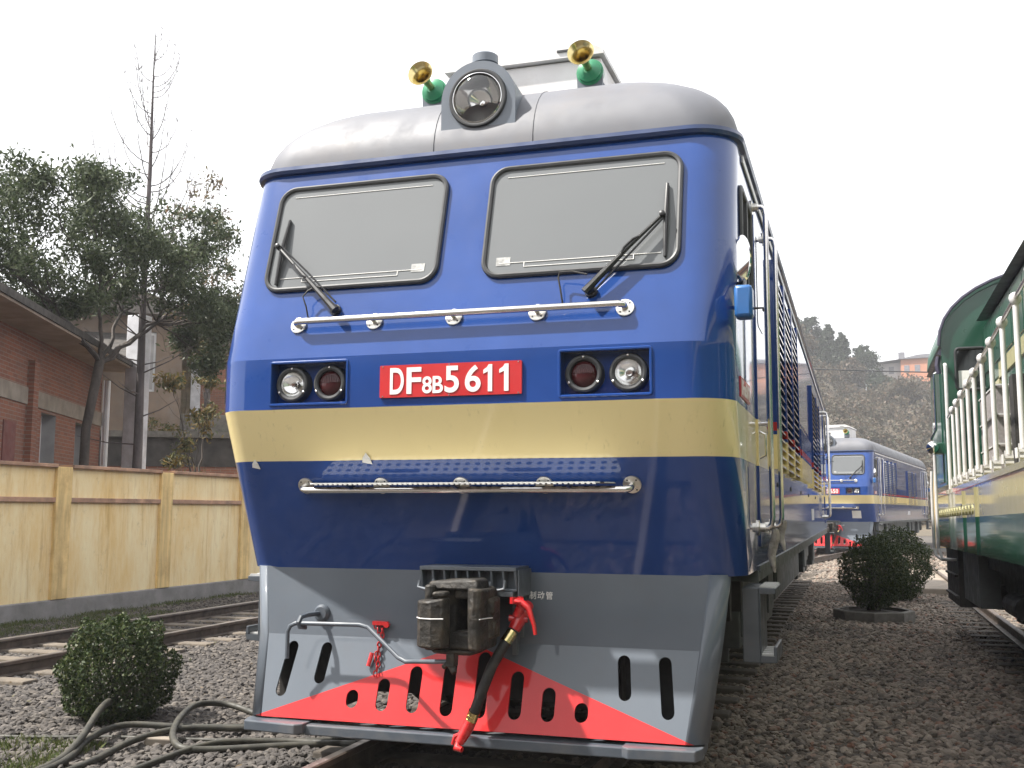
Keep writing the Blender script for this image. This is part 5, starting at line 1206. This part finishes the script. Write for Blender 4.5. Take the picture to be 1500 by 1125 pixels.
# scrub covering the slope
rng = np.random.default_rng(11); Cs = []
for k in range(5200):
    x = rng.uniform(-35, 45) if k < 2600 else rng.uniform(-110, 70); y = rng.uniform(85, 195)
    if math.sin(x*.23+1)*math.sin(y*.09)+rng.normal()*.6 < -.35: continue
    r_ = rng.uniform(.6, 1.9); Cs.append(clump_leaves((x, y, hh_(x, y)+r_*.5), r_, int(80*r_), rng, .75, .3))
V, F_ = leaves(np.concatenate(Cs), .40, .6, 0, rng); tag(mesh_np('hill_scrub', V, F_, M['scrub']), 'brown and dull green scrub covering the far hillside', 'scrub', kind='stuff')
def hill_tree(x, y, h, w, label, leafm='conifer', cone=True, seed=0):
    z = hh_(x, y)-.3; t = empty('hill_tree', (x, y, z), 0, label, 'tree', 'trees on the hill'); rng = np.random.default_rng(100+seed)
    q = MB(); q.tube([(0, 0, 0), (.1, 0, h*.5), (0, 0, h*.95)], [.28, .2, .05], 7, cap=False); Lc = []
    nb = 34
    for k in range(nb):
        f = (k+.5)/nb; zz = h*(.06+.92*f) if cone else h*(.25+.7*f)
        rr_ = w*((1-f)**.7*.95+.06 if cone else math.sin(math.pi*(.15+.8*f)))
        for m_ in range(3):
            a = rng.uniform(0, 6.28); d = rr_*rng.uniform(.35, 1.0); c = (d*math.cos(a), d*math.sin(a), zz+rng.normal()*.3)
            q.tube([(0, 0, zz-.3), c], [.07, .02], 4, cap=False); Lc.append(clump_leaves(c, max(.5, rr_*.45), 60, rng, .7, .1))
    q.build('trunk', M['bark'], t, smooth=60, fix=False); V, F_ = leaves(np.concatenate(Lc), .42, .5, .2, rng); mesh_np('crown', V, F_, M[leafm], t)
HT = [(-9.5, 186, 11.5, 4.8, 'tallest pointed conifer on the hill crest by the locomotive roof', 1, 'conifer'), (-6.6, 184, 9.6, 4.2, 'narrow conifer second from the locomotive roof on the hill crest', 1, 'conifer'), (-4.2, 186, 10.2, 4.6, 'broad dark conifer in the crest clump', 1, 'conifer'), (-1.6, 185, 9.3, 4.2, 'round topped conifer in the middle of the crest clump', 1, 'conifer'),
      (.8, 184, 8.8, 3.0, 'slim spire shaped conifer standing at the right of the crest clump', 1, 'conifer'), (4.2, 184, 8.4, 3.0, 'open crowned tree standing apart on the hill crest', 0, 'conifer'), (6.6, 176, 3.4, 2.0, 'small tree rightmost on the hill crest beside the building', 0, 'conifer'), (2.2, 180, 6, 2.6, 'low bushy tree below the gap in the crest trees', 0, 'scrub'), (-6, 172, 7, 3, 'dull bushy tree part way down the slope below the conifers', 0, 'scrub'), (9.5, 160, 3.4, 2.6, 'rounded bush tree just below the hilltop building', 0, 'scrub'), (-13, 188, 12, 3.5, 'conifer hidden mostly by the locomotive roof on the crest', 1, 'conifer'), (-18, 188, 12, 3.6, 'conifer farther left on the crest behind the locomotive', 1, 'conifer')]
for i, (x, y, h, w_, lab, cone, lm) in enumerate(HT): hill_tree(x, y, h, w_, lab, lm, bool(cone), i)
# building on the hilltop
hb = empty('hilltop_building', (6.0, 200, 20.0), R(-10), 'long orange and white apartment block on top of the hill', 'building')
M['hbwhite'] = mat('pale_block_render', (.42, .40, .40), .9, var=.1, scale=.2); M['hborange'] = mat('orange_block_render', (.50, .22, .13), .9, var=.1, scale=.2)
M['hbroof'] = mat('hill_block_roof', (.18, .18, .20), .8)
q = MB(); q.box(0, 5.0, 0, 9, 0, 8.4); q.build('white_wing', M['hbwhite'], hb, smooth=0)
q = MB(); q.box(5.0, 19, -1, 9, 0, 8.9); q.build('orange_wing', M['hborange'], hb, smooth=0)
q = MB(); q.prism([(-.3, 8.4), (5, 8.9), (8, 9.5), (14, 9.7), (19.3, 9.1), (19.3, 8.9), (5, 8.85), (-.3, 8.3)], lambda x, z: (x, -1.4, z), lambda x, z: (x, 9.3, z)); q.build('roof', M['hbroof'], hb, smooth=0)
q = MB(); q.box(4.6, 5.6, -.6, .4, 8.9, 10.2); q.build('chimney', M['hbroof'], hb, smooth=0)
for zz in (1.5, 4.0, 6.4):
    for xx in (.9, 2.8, 5.6, 7.4, 12.0, 14.4, 16.8):
        yy = 0 if xx < 5 else -1; q = MB(); q.box(xx, xx+.9, yy-.04, yy+.02, zz, zz+1.3); q.build('window', M['hbroof'], hb, smooth=0)
# overhead wire
q = MB(); q.tube([(-30+t*60, 78-t*3, 12.0-.08*(-30+t*60)+4*(t-.5)**2) for t in [k/24 for k in range(25)]], .05, 5); tag(q.build('power_line', M['gasket'], None, smooth=60), 'single dark overhead wire crossing in front of the hill', 'wire')
for (x, y, z) in ((-30, 78, 15.4), (30, 75, 10.6)):
    q = MB(); q.tube([(x, y, GZ), (x, y, z+.4)], [.18, .12], 10); q.box(x-.6, x+.6, y-.06, y+.06, z-.1, z+.02); tag(q.build('wire_pole', M['pole'], None, smooth=40), 'concrete pole carrying the overhead wire at its %s end' % ('left' if x < 0 else 'right'), 'pole', 'wire poles')

# unseen building added behind the camera to block low sky and darken reflections
ws = empty('sky_blocker', (0, -34, GZ), 0, 'added unseen dark brick block behind the camera, cutting off the low sky', 'sky_blocker')
bpart(ws, 'wall', M['brick'], [(-30, 30, -8, 0, 0, 7.5)]); bpart(ws, 'roof', M['roofdark'], [], MB().prism([(-8.6, 7.4), (.8, 7.4), (.8, 7.6), (-4, 10), (-8.6, 7.6)], lambda y, z: (-30.6, y, z), lambda y, z: (30.6, y, z)))
for k in range(9): bpart(ws, 'window', M['winglass'], [(-27+k*6.5, -24+k*6.5, -.02, .05, 2.2, 5.6)])
# ================================================================ haze
hzm = bpy.data.materials.new('haze_air'); hzm.use_nodes = True; n = hzm.node_tree; n.nodes.clear()
ou = n.nodes.new('ShaderNodeOutputMaterial'); pv = n.nodes.new('ShaderNodeVolumePrincipled'); pv.inputs['Color'].default_value = (.93, .95, 1, 1); pv.inputs['Density'].default_value = HAZE
n.links.new(pv.outputs[0], ou.inputs['Volume'])
q = MB(); q.box(-910, 910, -70, 910, -1.4, 62); o = q.build('haze', hzm, None, smooth=0); tag(o, 'thin pale winter haze filling the valley air', 'haze', kind='stuff')
